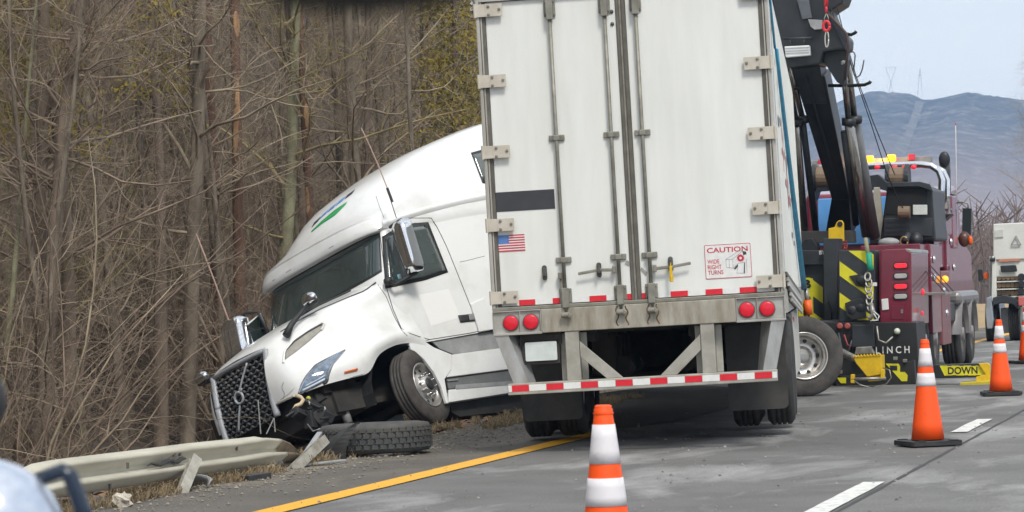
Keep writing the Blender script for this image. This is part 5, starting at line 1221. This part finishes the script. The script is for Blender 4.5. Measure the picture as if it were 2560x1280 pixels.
for (y, z) in ((20.55, .26), (21.5, .285), (21.62, .285), (22.9, .25), (20.2, .13)):
    b = MB(); b.box(.075, .09, y-.012, y+.012, z-.022, z+.022); b.build('bolt_slot', m_seal, gr)
b = MB(); pts = [(.095, 20.9+.09*k, .235+.012*math.sin(k*1.7)) for k in range(10)]; b.tube(pts, [.004, .01, .012, .014, .02, .022, .02, .02, .018, .006], 5); b.build('gouge', M_BK, gr)

# ================================================================== ROADSIDE DEBRIS
def chunk(name, lab, cat, x, y, size, m, seed, z=0, group=None):
    b = MB(); b.ball((0, 0, 0), size, 7, .5, seed); o = b.build(name, m); o.matrix_world = TR(x, y, z+size[2]*.6, seed); tag(o, lab, cat, group); return o
chunk('rock', 'pale angular rock on the verge below the guardrail', 'rock', -8.07, 19.95, (.085, .075, .062), mat('pale_stone', (.62, .57, .48), .9, c2=(.36, .31, .25), scale=14, bump=.5), 3)
def plank(name, lab, cat, p, q, w, h, m):
    c = (Vector(p)+Vector(q))/2; b = MB(); b.beam(Vector(p)-c, Vector(q)-c, w, h); o = b.build(name, m, bevel=.006); o.location = c; return tag(o, lab, cat)
M_WOOD = mat('pale_strip', (.42, .385, .31), .8, c2=(.28, .25, .19), scale=8)
plank('trim_strip', 'long pale strip lying on the ground below the rail end', 'strip', (-8.50, 23.0, .03), (-8.28, 23.75, .05), .09, .03, M_WOOD)
plank('trim_strip', 'thin grey plastic strip lying between the rail post and loose tyre', 'strip', (-8.2, 24.35, .02), (-7.95, 24.75, .03), .05, .02, M_GREY)
plank('bumper_fragment', 'pale bar fragment standing behind the second rail post', 'fragment', (-8.36, 24.85, .05), (-8.45, 25.6, .22), .05, .05, M_GREY)
plank('black_fragment', 'small black plastic lump on the verge right of the leaning rail post', 'fragment', (-8.10, 22.6, .02), (-8.0, 22.85, .03), .10, .05, M_BLK)
for k, (x, y, lab) in enumerate(((-8.42, 24.1, 'curved grey plastic fragment below the scorched rail end'), (-8.30, 24.05, 'twisted silver fragment beside the curved plastic piece'), (-8.22, 21.9, 'flat grey fragment on the verge near the leaning rail post'))):
    b = MB(); b.grid([[(-.14+.28*i/8, .03*math.sin(i*.8+j+k), .03*j+.03*math.sin(math.pi*i/8)) for i in range(9)] for j in range(3)]); o = b.build('plastic_fragment', M_GREY, smooth=True); o.modifiers.new('t', 'SOLIDIFY').thickness = .008
    o.matrix_world = TR(x, y, .012, .5+k); tag(o, lab, 'fragment', 'fragments under the rail')

# scatter: gravel, leaf litter and dry grass nobody could count
rg = random.Random(11)
def scatter(name, label, cat, m, n, fn, dens_fn):
    b = MB(); c = 0
    while c < n:
        p = dens_fn()
        if p is None: continue
        fn(b, *p); c += 1
    o = b.build(name, m, recalc=False); tag(o, label, cat, kind='stuff'); return o
def stone(b, x, y):
    s = .005+.018*rg.random()**4; z = (0.004 if x > -8.35 else ground_h(x, y))+s*.2
    a = rg.random()*6; vs = []
    for dx, dy, dz in ((1, 0, 0), (0, 1, 0), (-1, 0, 0), (0, -1, 0), (0, 0, .8), (0, 0, -.4)):
        k = s*(.7+.6*rg.random()); vs.append((x+k*(dx*math.cos(a)-dy*math.sin(a)), y+k*(dx*math.sin(a)+dy*math.cos(a)), z+k*dz))
    b.add(vs, [(0, 1, 4), (1, 2, 4), (2, 3, 4), (3, 0, 4), (1, 0, 5), (2, 1, 5), (3, 2, 5), (0, 3, 5)])
m_grav = mat('gravel', (.30, .27, .22), .9, c2=(.12, .105, .085), scale=9)
def g_pos():
    y = 16+rg.random()**.8*18; x = rg.gauss(-8.15, .42)
    if x > -6.9: return None
    return (x, y)
scatter('gravel', 'loose gravel and grit spread over the shoulder edge', 'gravel', m_grav, 5200, stone, g_pos)
def r_pos(): return (-6.9+rg.random()*4.5, 14+rg.random()*20)
def pebble(b, x, y):
    s = .006+.014*rg.random()**4; b.add([(x-s, y, .009), (x, y-s, .009), (x+s*1.3, y, .009), (x, y+s, .009), (x, y, .009+s)], [(0, 1, 4), (1, 2, 4), (2, 3, 4), (3, 0, 4)])
scatter('road_grit', 'small grit scattered on the grey carriageway', 'grit', mat('grit', (.32, .3, .28), .9, c2=(.05, .05, .05), scale=3), 650, pebble, r_pos)
def blade(b, x, y):
    z = max(ground_h(x, y), -2)+.0; hgt = .04+.09*rg.random()
    for q in range(9):
        a = rg.random()*6.28; l = hgt*(.5+.7*rg.random()); dx, dy = math.cos(a)*l*.7, math.sin(a)*l*.7; w = .0025
        b.add([(x-w, y, z), (x+w, y, z), (x+dx*.5+w, y+dy*.5, z+l*.75), (x+dx*.5-w, y+dy*.5, z+l*.75), (x+dx, y+dy, z+l*(.6+.4*rg.random()))], [(0, 1, 2, 3), (3, 2, 4)])
m_dry = mat('dry_grass', (.34, .26, .15), .9, c2=(.17, .125, .075), scale=2)
def gr_pos():
    y = 16+rg.random()*22; x = -8.35-abs(rg.gauss(0, .55))+.25
    if mnoise.noise(Vector((x*1.5, y*.9, 7))) < .02: return None
    return (x, y)
scatter('dry_grass', 'dry straw-coloured grass tufts along the shoulder edge', 'grass', m_dry, 2600, blade, gr_pos)
def litter(b, x, y):
    z = ground_h(x, y)+.012; a = rg.random()*6.28; s = .02+.035*rg.random(); t = (rg.random()-.5)*.8
    ca, sa = math.cos(a)*s, math.sin(a)*s
    b.add([(x-ca, y-sa, z), (x-sa*.6, y+ca*.6, z+s*t), (x+ca, y+sa, z+s*.3), (x+sa*.6, y-ca*.6, z-s*t+.01)], [(0, 1, 2, 3)])
m_leaf = mat('leaf_litter', (.24, .145, .085), .9, c2=(.10, .06, .04), scale=1.3)
def l_pos():
    x = -8.7-rg.random()**1.3*16; y = 17+rg.random()*55; return (x, y)
scatter('leaf_litter', 'brown fallen leaves covering the verge and woodland floor', 'leaves', m_leaf, 16000, litter, l_pos)

# ================================================================== BLUE STRAP ON THE TRAILER
strap = thing('blue_strap', 'blue lifting strap running down the right side of the white trailer', 'strap', TRAILER_MW)
M_BS = mat('blue_webbing', (.04, .30, .52), .6, c2=(.06, .40, .58), scale=5)
b = MB(); rows = []
for k in range(15):
    t = k/14; z = 4.09-2.82*t; bul = .02+.04*math.sin(math.pi*min(1, t*1.1))
    yy_ = 1.6+10.4*t**1.15; z = 3.55-2.28*t**1.05
    rows.append([(HW+.012, yy_-.05, z), (HW+.03+.05*t, yy_+.05, z)])
b.grid(rows); o = b.build('webbing', M_BS, strap, smooth=True); o.modifiers.new('t', 'SOLIDIFY').thickness = .02
b = MB(); b.tube([(HW+.012, .15, 4.05), (HW+.012, .9, 3.8), (HW+.015, 1.6, 3.55)], .012, 6); b.build('edge_line', M_BS, strap, smooth=True)
b = MB(); b.tube([(HW+.07, 12.0, 1.27), (HW+.08, 12.0, 1.10)], .03, 8); b.build('shackle', M_STL, strap, smooth=True)
b = MB(); b.tube([(HW+.08, 12.0, 1.12), (HW+.08, 12.0, .93)], [.05, .06], 8); b.build('orange_tag', ORANGE, strap, smooth=True)

# ================================================================== FAR WHITE TRUCK
FY = 66.5
ft = thing('utility_truck', 'white works truck with racked brown tubes, cut by the right picture edge', 'truck', TR(-6.2, FY, 0))
def fpr(name, m, pts, Y, dep, parent=None, bev=.02):
    P = [sv(x, y, Y) for x, y in pts]
    b = MB(); b.prism([(p.x+6.2, p.z) for p in P], lambda a, c, w: (a, w, c), Y-FY, Y-FY+dep); return b.build(name, m, parent or ft, bevel=bev)
M_FW = mat('far_white', (.74, .75, .70), .45, c2=(.62, .63, .58), scale=1.5)
fb = fpr('body', M_FW, [(2483, 560), (2640, 552), (2645, 645), (2483, 650)], 66.5, 3.5)
fpr('body_panel', mat('far_white_panel', (.66, .67, .62), .5), [(2488, 575), (2508, 574), (2508, 592), (2486, 594)], 66.47, .03, fb, 0)
b = MB(); tri = [(2528, 612), (2540, 590), (2552, 612)]
for a, c in zip(tri, tri[1:]+tri[:1]):
    p, q = sv(*a, 66.46), sv(*c, 66.46); b.beam((p.x+6.2, p.y-FY, p.z), (q.x+6.2, q.y-FY, q.z), .02, .02)
b.build('triangle_mark', M_GREY, fb)
fpr('hatch_gap', M_BK, [(2500, 664), (2540, 662), (2543, 679), (2503, 681)], 66.45, .05)
fpr('tailboard', M_FW, [(2485, 650), (2640, 642), (2640, 690), (2487, 692)], 66.55, .3)
fpr('rear_light_box', mat('orange_band', (.6, .25, .15), .5), [(2497, 648), (2550, 646), (2550, 652), (2497, 655)], 66.5, .05, None, 0)
fpr('rack_back', M_BK, [(2490, 690), (2560, 687), (2560, 750), (2492, 750)], 67.2, .2)
m_tube_ = mat('kraft_tube', (.36, .25, .15), .7, c2=(.26, .17, .10), scale=5)
for j in range(3):
    for i in range(5):
        p = sv(2498+11*i, 694+19*j, 66.6); b = MB(); b.tube([(p.x+6.2, .1, p.z), (p.x+6.2, 1.4, p.z)], .055, 10); b.build('racked_tube', m_tube_, ft)
    fpr('rack_shelf', M_FW, [(2492, 703+19*j), (2560, 701+19*j), (2560, 704+19*j), (2492, 706+19*j)], 66.5, .5, None, 0)
for j in range(3):
    p = sv(2553, 692+18*j, 66.4); b = MB(); b.lathe([(.05, 0), (.075, 0), (.075, .6)], 14, (p.x+6.2, -.1, p.z), (0, 1, 0)); b.build('black_pipe', M_BK, ft)
fpr('side_frame', M_FW, [(2480, 640), (2490, 640), (2492, 752), (2478, 755)], 66.5, .6)
fpr('cab_side', mat('silver_blue', (.40, .45, .50), .3, .4, c2=(.3, .34, .38), scale=3), [(2466, 745), (2478, 740), (2484, 800), (2480, 822), (2467, 822), (2463, 780)], 66.4, 3.0)
fpr('post', M_GREY, [(2472, 640), (2478, 640), (2478, 750), (2473, 750)], 66.6, .1)
fpr('mud_wing', M_BK2, [(2482, 744), (2510, 736), (2538, 744), (2548, 758), (2544, 772), (2530, 760), (2500, 758), (2482, 764)], 66.4, .7)
fpr('lower_box', M_GREY, [(2502, 770), (2640, 765), (2640, 835), (2502, 832)], 66.9, 1.0)
fpr('red_panel', mat('red_white_panel', (.6, .15, .14), .5), [(2545, 742), (2570, 741), (2570, 764), (2546, 765)], 66.3, .05)
for x in (-1.05, -.2):
    pass
for cx in (2480, 2538):
    p = sv(cx, 805, 66.9); w = thing('wheel', None, None, TR(p.x+6.2, .6, .42)); w.parent = ft
    wheel_meshes(.42, .26).build('tyre', RUBBER, w, smooth=True)
    b = MB(); b.lathe([(.05, .1), (.2, .06), (.29, .1), (.28, -.1)], 18, (0, 0, 0), (1, 0, 0)); b.build('rim', M_STL, w, smooth=True)
fpr('mirror', M_BK, [(2444, 673), (2455, 672), (2457, 700), (2446, 702)], 66.8, .12)
fpr('mirror_arm', M_GREY, [(2446, 700), (2456, 704), (2470, 712), (2470, 718), (2454, 712)], 66.85, .05)
fpr('amber_lamp', ORANGE, [(2458, 686), (2466, 679), (2472, 688), (2468, 699), (2460, 697)], 66.7, .1)
fpr('marker', M_BK, [(2474, 645), (2488, 645), (2488, 654), (2474, 654)], 66.45, .05)

# ================================================================== PYLONS ON THE RIDGE
def pylon(cx, cy, w, h, v):
    o = thing('transmission_tower', 'V-shaped lattice pylon on the mountain ridge' if v else 'slender pointed pylon on the ridge right of the V-shaped one', 'pylon', group='pylons on the ridge')
    Y = 2490; m = mat('pylon_steel', (.18, .19, .2), .6)
    for nm, pts in ((('left_leg', [(cx-w*.25, cy+h), (cx, cy+h*.55), (cx-w*.5, cy)]), ('right_leg', [(cx+w*.25, cy+h), (cx, cy+h*.55), (cx+w*.5, cy)]), ('cross_arm', [(cx-w*.62, cy), (cx+w*.62, cy-1)])) if v else
                    (('left_leg', [(cx-w*.4, cy+h), (cx, cy)]), ('right_leg', [(cx+w*.4, cy+h), (cx, cy)]), ('cross_arm', [(cx-w*.3, cy+h*.25), (cx+w*.3, cy+h*.25)]))):
        b = MB(); b.tube([sv(x, y, Y) for x, y in pts], .16, 5); b.build(nm, m, o)
pylon(2227, 170, 24, 66, True); pylon(2300, 170, 16, 72, False)

# ================================================================== THE PHOTOGRAPHER'S OWN VEHICLE, out of focus
def near(px, py, dist):
    w = _f + _r*((px-1280)/7500) - _u*((py-640)/7500); return Vector((0, 0, CAM_H))+w*dist
fm = thing('fender_mirror', 'blurred silver fender mirror of the photographer\'s vehicle at lower left', 'mirror')
ND = 3.2
b = MB(); c = near(-50, 1330, ND); b.ball(c, (.092, .076, .080), 12); b.build('mirror_shell', mat('silver_blue_gloss', (.62, .66, .74), .14, .5, c2=(.45, .52, .64), scale=20), fm, smooth=True)
b = MB(); b.tube([near(x, y, ND) for x, y in ((95, 1200), (125, 1188), (155, 1176), (176, 1190), (188, 1225), (205, 1270), (225, 1330))], [.007, .0076, .0084, .009, .009, .009, .009], 8); b.build('mirror_arm', mat('blue_black_gloss', (.012, .025, .05), .2), fm, smooth=True)
b = MB(); b.tube([near(-60, 1360, ND), near(100, 1420, ND), near(225, 1330, ND)], .008, 8); b.tube([near(100, 1420, ND), near(100, 1900, ND)], .012, 8); b.build('mirror_stalk', M_BLK, fm, smooth=True)
b = MB(); b.ball((0, 0, 0), (.012, .014, .025), 8); o = b.build('wiper_tip', M_BLK, smooth=True); o.location = near(-12, 1000, ND); tag(o, 'dark blurred wiper tip at the left picture edge', 'wiper')
hd_ = MB(); hd_.grid([[(x, y, .98-.04*abs(x+.1)**2-.03*(y-1)**2) for x in [-1.4+.1*i for i in range(19)]] for y in [.8+.15*j for j in range(12)]]); o = hd_.build('car_bonnet', M_GREY, smooth=True); o.modifiers.new('t', 'SOLIDIFY').thickness = .02
o.rotation_euler.z = YAW; tag(o, 'grey bonnet of the photographer\'s vehicle below the picture edge', 'bonnet')
b = MB(); b.tube([near(640, -40, .9), near(720, -16, .9), near(900, -10, .9), near(1080, -14, .9), near(1190, -45, .9)], [.002, .0045, .0055, .0045, .002], 10); o = b.build('windscreen_sensor_shroud', mat('felt_black', (.006, .006, .006), .9), smooth=True); tag(o, 'black blurred shroud at the top of the windscreen', 'shroud')
# ================================================================== THE WOOD
rt = random.Random(5)
def rv(s=1): return Vector((rt.uniform(-s, s), rt.uniform(-s, s), rt.uniform(-s, s)))
def limb(mb, p, d, Ln, r0, r1, segs, wob, up=0.):
    """a wandering tapered limb; returns its points and directions"""
    pts = [Vector(p)]; d = Vector(d).normalized(); ds = [d]
    for i in range(segs):
        d = (d+rv(wob)+Vector((0, 0, up))).normalized(); pts.append(pts[-1]+d*Ln/segs); ds.append(d)
    n = 7 if r0 > .05 else (5 if r0 > .02 else (4 if r0 > .010 else 3))
    mb.tube(pts, [r0+(r1-r0)*i/segs for i in range(segs+1)], n, cap=False)
    return pts, ds
def out_dir(d, ang):
    a = d.orthogonal().normalized(); b = d.cross(a); t = rt.uniform(0, 6.283)
    return d*math.cos(ang)+(a*math.cos(t)+b*math.sin(t))*math.sin(ang)
def branchy(mb, pts, ds, i0, count, len_, r, level, droop=.0):
    for _ in range(count):
        k = rt.uniform(i0, len(pts)-1.01); i = int(k); p = pts[i].lerp(pts[i+1], k-i)
        frac = 1-.55*(k-i0)/max(1, len(pts)-1-i0)
        L_ = len_*frac*rt.uniform(.5, 1.2)
        bp, bd = limb(mb, p, out_dir(ds[i], rt.uniform(.55, 1.6)), L_, r*frac*rt.uniform(.6, 1.1), r*.25*frac, 5 if level < 2 else 3, .26, .05-droop)
        if level < 2: branchy(mb, bp, bd, 1, (7, 5)[level], len_*(.46, .5)[level], r*.42, level+1, droop)
def make_tree(seed, h, r, clear, nb, bl, m, dead=False):
    rt.seed(seed)
    tk = MB(); pts, ds = limb(tk, (0, 0, -.3), (rt.uniform(-.07, .07), rt.uniform(-.07, .07), 1), h, r, r*.18, 14, .045, .03)
    cr = MB(); branchy(cr, pts, ds, clear, nb+4, bl*.82, min(.03, r*.26), 0)
    return tk, cr
M_BARK = [mat('bark_grey', (.27, .225, .17), .9, c2=(.10, .08, .058), scale=5, stretch=(1, 1, .3), bump=.4),
          mat('bark_brown', (.24, .185, .14), .9, c2=(.10, .075, .055), scale=5, stretch=(1, 1, .3), bump=.4),
          mat('bark_lichen', (.33, .33, .20), .9, c2=(.12, .105, .066), scale=3.5, stretch=(1, 1, .5), bump=.4)]
M_TWIG = [mat('twig_grey', (.43, .35, .245), .9, c2=(.17, .13, .09), scale=1.5), mat('twig_russet', (.31, .235, .175), .9, c2=(.15, .108, .08), scale=1.5), mat('twig_olive', (.43, .35, .17), .9, c2=(.17, .135, .07), scale=1.5)]
protos = []
specs = [(12, .085, 2, 22, 3.0), (14, .12, 3, 22, 3.4), (10, .06, 1, 22, 2.6), (13, .10, 2, 24, 3.2), (11, .07, 1, 24, 3.0), (15, .15, 4, 22, 3.6), (9, .05, 1, 20, 2.4), (12, .09, 2, 24, 2.8)]
for i, (h, r, cl, nb, bl) in enumerate(specs):
    tk, cr = make_tree(100+i, h, r, cl, nb, bl, None)
    protos.append((tk, cr, i % 3))
shrubs = []
for i in range(6):
    rt.seed(300+i); sm = MB()
    for k in range(7+i % 3):
        pts, ds = limb(sm, (rt.uniform(-.35, .35), rt.uniform(-.35, .35), -.1), (rt.uniform(-.8, .8), rt.uniform(-.8, .8), 1), rt.uniform(2.0, 4.4), rt.uniform(.011, .026), .004, 8, .2, -.02)
        branchy(sm, pts, ds, 1, 8, 1.5, .008, 1, .06)
    shrubs.append(sm)
meshes = {}
def mesh_of(key, mb, m):
    if key not in meshes:
        me = bpy.data.meshes.new(key[0]); me.from_pydata(mb.v, [], mb.f); me.materials.append(m); me.polygons.foreach_set('use_smooth', [True]*len(me.polygons)); meshes[key] = me
    return meshes[key]
def place_tree(x, y, i, sc, rz, lab, group, lean=0, bark=None):
    tk, cr, b_ = protos[i]; bi = b_ if bark is None else bark
    t = thing('bare_tree', lab, 'tree', TR(x, y, ground_h(x, y), rz, lean, 0, sc), group)
    for nm, mb, ms in (('trunk', tk, M_BARK), ('crown', cr, M_TWIG)):
        o = bpy.data.objects.new(nm, mesh_of((nm, i, bi), mb, ms[bi])); col.objects.link(o); o.parent = t
    return t
def at_px(px, depth):
    q = near(px, 745, depth); return q.x, q.y
rp_ = random.Random(21)
GT = 'bare trees of the wood behind the tractor'
LAB_T = 'slender bare tree among many in the wood behind the white tractor'
# trees one can pick out
for (px, dep, i, sc, rz, lab, bark) in (
        (452, 46.5, 1, 1.2, .4, 'thick pale grey trunk standing left of the tractor grille', 0),
        (300, 45.5, 0, 1.0, 1.0, 'tall leaning bare tree with forked stems above the guardrail middle', 0),
        (205, 42, 4, .95, 2.2, 'mossy olive bare tree forking high at upper left', 2),
        (325, 47.5, 3, 1.0, 3.0, 'straight grey trunk just right of the forked leaning tree', 0),
        (690, 51.5, 1, 1.15, .9, 'lichen-spotted trunk with a dark crooked bough above the tractor windscreen', 2),
        (60, 36.5, 6, 1.05, 4.0, 'thin bare tree nearest the left picture edge', 0),
        (965, 55, 3, .95, 5.0, 'slim upright bare tree behind the tractor roof near the aerial', 0)):
    x, y = at_px(px, dep); place_tree(x, y, i, sc, rz, lab, None, bark=bark)
recs = []; n = 0; tries = 0
while n < 130 and tries < 9000:
    tries += 1
    px = rp_.uniform(-160, 1300); dep = 36+48*rp_.random()**1.1; x, y = at_px(px, dep)
    if x > -13.9 + rp_.uniform(-.6, .3): continue
    if px > 200 and dep < 46.5 or px > 600 and dep < 50: continue
    i = rp_.randrange(len(protos)); bk_ = rp_.choice((0, 0, 1, 1, 2)); sc_ = rp_.uniform(.75, 1.2); o = place_tree(x, y, i, sc_, rp_.uniform(0, 6.28), LAB_T, GT, rp_.uniform(-.07, .07), bk_); recs.append((o, px, dep, bk_, specs[i][1]*sc_, 'tree')); n += 1
GS = 'brush along the edge of the wood'
n = 0; tries = 0
while n < 115 and tries < 9000:
    tries += 1
    px = rp_.uniform(-120, 1270); dep = 34+30*rp_.random()**1.4; x, y = at_px(px, dep)
    if x > -12.9 or (px > 100 and dep < 47.5) or (px > 700 and dep < 51): continue
    i = rp_.randrange(len(shrubs)); b_ = rp_.choice((0, 1, 1, 1, 2))
    s = bpy.data.objects.new('bare_shrub', mesh_of(('bare_shrub', i, b_), shrubs[i], M_TWIG[b_])); col.objects.link(s)
    s.matrix_world = TR(x, y, ground_h(x, y), rp_.uniform(0, 6.28), 0, 0, rp_.uniform(.9, 1.65)); recs.append((s, px, dep, b_, 0, 'shrub')); tag(s, 'tangled leafless shrub among the brush at the edge of the wood', 'shrub', GS); n += 1
# a label of its own for each: bark, girth, depth, what it stands behind, and its place from the left among its like
ORD = ('leftmost', 'second', 'third', 'fourth', 'fifth', 'sixth', 'seventh', 'eighth', 'ninth', 'tenth', 'eleventh', 'twelfth', 'thirteenth', 'fourteenth')
def region(px):
    for lim, nm in ((40, 'at the left picture edge'), (160, 'above the guardrail start'), (330, 'above the guardrail middle'), (540, 'left of the tractor grille'), (700, 'above the tractor hood'), (880, 'behind the tractor windscreen'), (1060, 'behind the tractor roof')):
        if px < lim: return nm
    return 'beside the trailer edge'
bins = {}
for r_ in recs:
    o, px, dep, bk_, th, kd = r_
    row = 'front' if dep < 50 else ('midway' if dep < 62 else 'deep')
    base = ('%s %s tree %s in the wood %s' % ('stout' if th > .1 else 'slim', ('grey', 'russet', 'olive')[bk_], {'front': 'foremost', 'midway': 'midway', 'deep': 'deep'}[row], region(px))) if kd == 'tree' else ('tangled %s shrub %s in the brush %s' % (('grey', 'russet', 'olive')[bk_], {'front': 'foremost', 'midway': 'midway', 'deep': 'deep'}[row], region(px)))
    bins.setdefault(base, []).append((px, o))
for base, L_ in bins.items():
    L_.sort(key=lambda q: q[0])
    for k, (_, o) in enumerate(L_): o['label'] = base if len(L_) == 1 else base+', '+(ORD[k]+' from left' if k else ORD[0])
# pines whose bark is torn to orange wood
M_RAW = mat('raw_orange_wood', (.55, .33, .15), .8, c2=(.26, .135, .07), scale=5, stretch=(2, 2, .4))
M_PBK = mat('pine_bark', (.20, .115, .075), .9, c2=(.11, .06, .042), scale=6, stretch=(1, 1, .3), bump=.5)
def torn_pine(px, dep, r, h, lab, patches, seed):
    rt.seed(seed); x, y = at_px(px, dep); t = thing('pine_tree', lab, 'tree', TR(x, y, ground_h(x, y)))
    tk = MB(); pts, ds = limb(tk, (0, 0, -.3), (.0, .0, 1), h, r, r*.35, 14, .012, .02); tk.build('trunk', M_PBK, t, smooth=True, recalc=False)
    cr = MB(); branchy(cr, pts, ds, 4, 14, 2.2, .022, 0, .05); cr.build('crown', M_TWIG[1], t, recalc=False)
    tc_ = Vector((0, 0, CAM_H))-Vector((x, y, 0)); tc_.z = 0; tc_.normalize(); sd_ = Vector((-tc_.y, tc_.x, 0))
    for z0, z1, w in patches:
        b = MB(); rows = []
        for k in range(11):
            z = z0+(z1-z0)*k/10; f = (z+.3)/h*14; i = min(13, int(f)); c = pts[i].lerp(pts[i+1], f-i); rr = (r+(r*.35-r)*f/14)+.008
            ww = max(.06, w*math.sin(math.pi*(.04+.92*k/10))*(1+.9*mnoise.noise(Vector((z*4.3, seed, 0)))))
            rows.append([c+(tc_*math.cos(a)+sd_*math.sin(a))*rr for a in [ww*(-1+2*j/6)+.45*math.sin(z*1.7+seed) for j in range(7)]])
        b.grid(rows); o = b.build('torn_bark_patch', M_RAW, t, smooth=True); o.modifiers.new('t', 'SOLIDIFY').thickness = .012
z_at = lambda py, dep: CAM_H+(745-py)/7500*dep
def gz(px, dep): return ground_h(*at_px(px, dep))
for px, dep, r, h, lab, pys, seed in ((600, 49, .115, 15, 'reddish pine with a long torn orange bark strip above the tractor nose', ((400, 190), (95, 25)), 41),
                                (784, 52, .095, 14, 'second torn pine with two short orange wounds over the tractor windscreen', ((325, 262), (540, 470)), 42),
                                (548, 48, .12, 15, 'pine with pale split wood low down beside the far mirror', ((870, 800),), 43)):
    torn_pine(px, dep, r, h, lab, [(z_at(a, dep)-gz(px, dep), z_at(b_, dep)-gz(px, dep), .6) for a, b_ in pys], seed)
# evergreens: clumps of needles hung on the branches
def evergreen(px, dep, h, lab, m_leaf_, seed, z0, spread, n_leaf):
    rt.seed(seed); x, y = at_px(px, dep); t = thing('evergreen_tree', lab, 'tree', TR(x, y, ground_h(x, y)))
    tk = MB(); pts, ds = limb(tk, (0, 0, -.3), (0, 0, 1), h, .14, .03, 12, .03, .03); tk.build('trunk', M_BARK[1], t, smooth=True, recalc=False)
    cr = MB()
    for _ in range(int(n_leaf/26)):
        z = rt.uniform(z0, h); k = spread*(1-.75*(z-z0)/(h-z0)); a = rt.uniform(0, 6.28); q = k*rt.random()**.5; c = Vector((q*math.cos(a), q*math.sin(a), z-.25*q))
        for _ in range(26):
            p = c+Vector((rt.gauss(0, .22), rt.gauss(0, .22), rt.gauss(0, .10))); d = rv(1).normalized(); s_ = d.orthogonal().normalized()*.018; L_ = rt.uniform(.07, .14)
            cr.add([p-s_, p+s_, p+d*L_], [(0, 1, 2)])
    cr.build('crown', m_leaf_, t, recalc=False)
M_EY = mat('yellow_green_needles', (.32, .235, .025), .8, c2=(.12, .10, .02), scale=1.2); M_EG = mat('dark_green_needles', (.055, .065, .03), .8, c2=(.025, .032, .018), scale=1.2)
evergreen(1160, 54, 9.5, 'yellow-green evergreen beside the top left edge of the white trailer', M_EY, 61, 3.2, 1.2, 9000)
evergreen(1215, 63, 12, 'dark evergreen half hidden behind the trailer\'s left edge', M_EG, 62, 1.5, 2.2, 8000)
evergreen(70, 42, 8.2, 'yellow-tinged evergreen high in the upper left corner', M_EY, 63, 4.6, 1.0, 6500)
evergreen(390, 46, 9.0, 'small yellow-green evergreen top among the trunks at upper left', M_EY, 68, 5.4, .6, 2000)
evergreen(395, 66, 13, 'dim evergreen deep in the wood at upper left centre', M_EG, 64, 5.0, 2.0, 6000)
evergreen(900, 74, 13, 'dark evergreen deep in the wood above the tractor roof', M_EG, 65, 5.0, 2.6, 7000)
evergreen(150, 68, 13, 'shaded evergreen behind the mossy olive tree', M_EG, 66, 4.0, 2.2, 6000)
evergreen(620, 72, 13, 'dark evergreen deep in the wood behind the torn pines', M_EG, 67, 4.5, 2.4, 6000)
# --- far side: low wood at the mountain foot and single trees beyond the works truck
rf = random.Random(77)
b = MB(); rt.seed(900)
for _ in range(1500):
    y = rf.uniform(165, 420); x = -.095*y+rf.uniform(-.11, .13)*y
    h = rf.uniform(4.0, 7.5)*(1+.3*(y-165)/255); z = -1.0
    pts = [Vector((x, y, z)), Vector((x+rf.uniform(-.4, .4), y, z+h*.5)), Vector((x+rf.uniform(-.8, .8), y, z+h))]
    b.tube(pts, [.13, .09, .02], 3, cap=False)
    for _ in range(9):
        k = rf.uniform(.25, 1); p = pts[0].lerp(pts[2], k); d = Vector((rf.uniform(-1, 1), rf.uniform(-.4, .4), rf.uniform(.3, 1.2))).normalized()
        b.tube([p, p+d*rf.uniform(.8, 2.2)], [.05, .012], 3, cap=False)
tag(b.build('distant_wood', mat('distant_twigs', (.23, .17, .145), .95, c2=(.13, .095, .08), scale=.05), recalc=False), 'far brown leafless wood below the mountain at right', 'wood', kind='stuff')
for k, (px, dep, i, sc, lab) in enumerate(((2555, 118, 4, .95, 'bare tree rising above the far white truck at right edge'), (2595, 125, 7, 1.0, 'second bare tree at the right picture edge, mostly outside'), (2470, 190, 0, .6, 'small faint bare tree between tow truck mirror and far truck'))):
    x, y = at_px(px, dep); place_tree(x, y, i, sc, k*2., lab, None, bark=0)
tag(strip(-30, -8.4, -.02, 78, 160, 2, .3, st=2).build('dry_verge', mat('straw_verge', (.42, .30, .15), .95, c2=(.3, .21, .11), scale=.6)), kind='structure')

# ================================================================== AIR
hz = MB(); hz.box(-3600, 3600, -1600, 5200, -30, 182); ho = hz.build('haze', bpy.data.materials.new('haze_air')); tag(ho, 'thin bluish haze between the road and the mountain', 'haze', kind='stuff')
hm = ho.data.materials[0]; hm.use_nodes = True; t = hm.node_tree
for n_ in list(t.nodes):
    if n_.type == 'BSDF_PRINCIPLED': t.nodes.remove(n_)
pv = N(t, 'ShaderNodeVolumePrincipled'); pv.inputs['Color'].default_value = (.42, .65, 1, 1); pv.inputs['Density'].default_value = .00029; pv.inputs['Anisotropy'].default_value = .1
t.links.new(pv.outputs[0], [q for q in t.nodes if q.type == 'OUTPUT_MATERIAL'][0].inputs['Volume'])
hm.cycles.homogeneous_volume = True; pv.inputs['Density Attribute'].default_value = ''
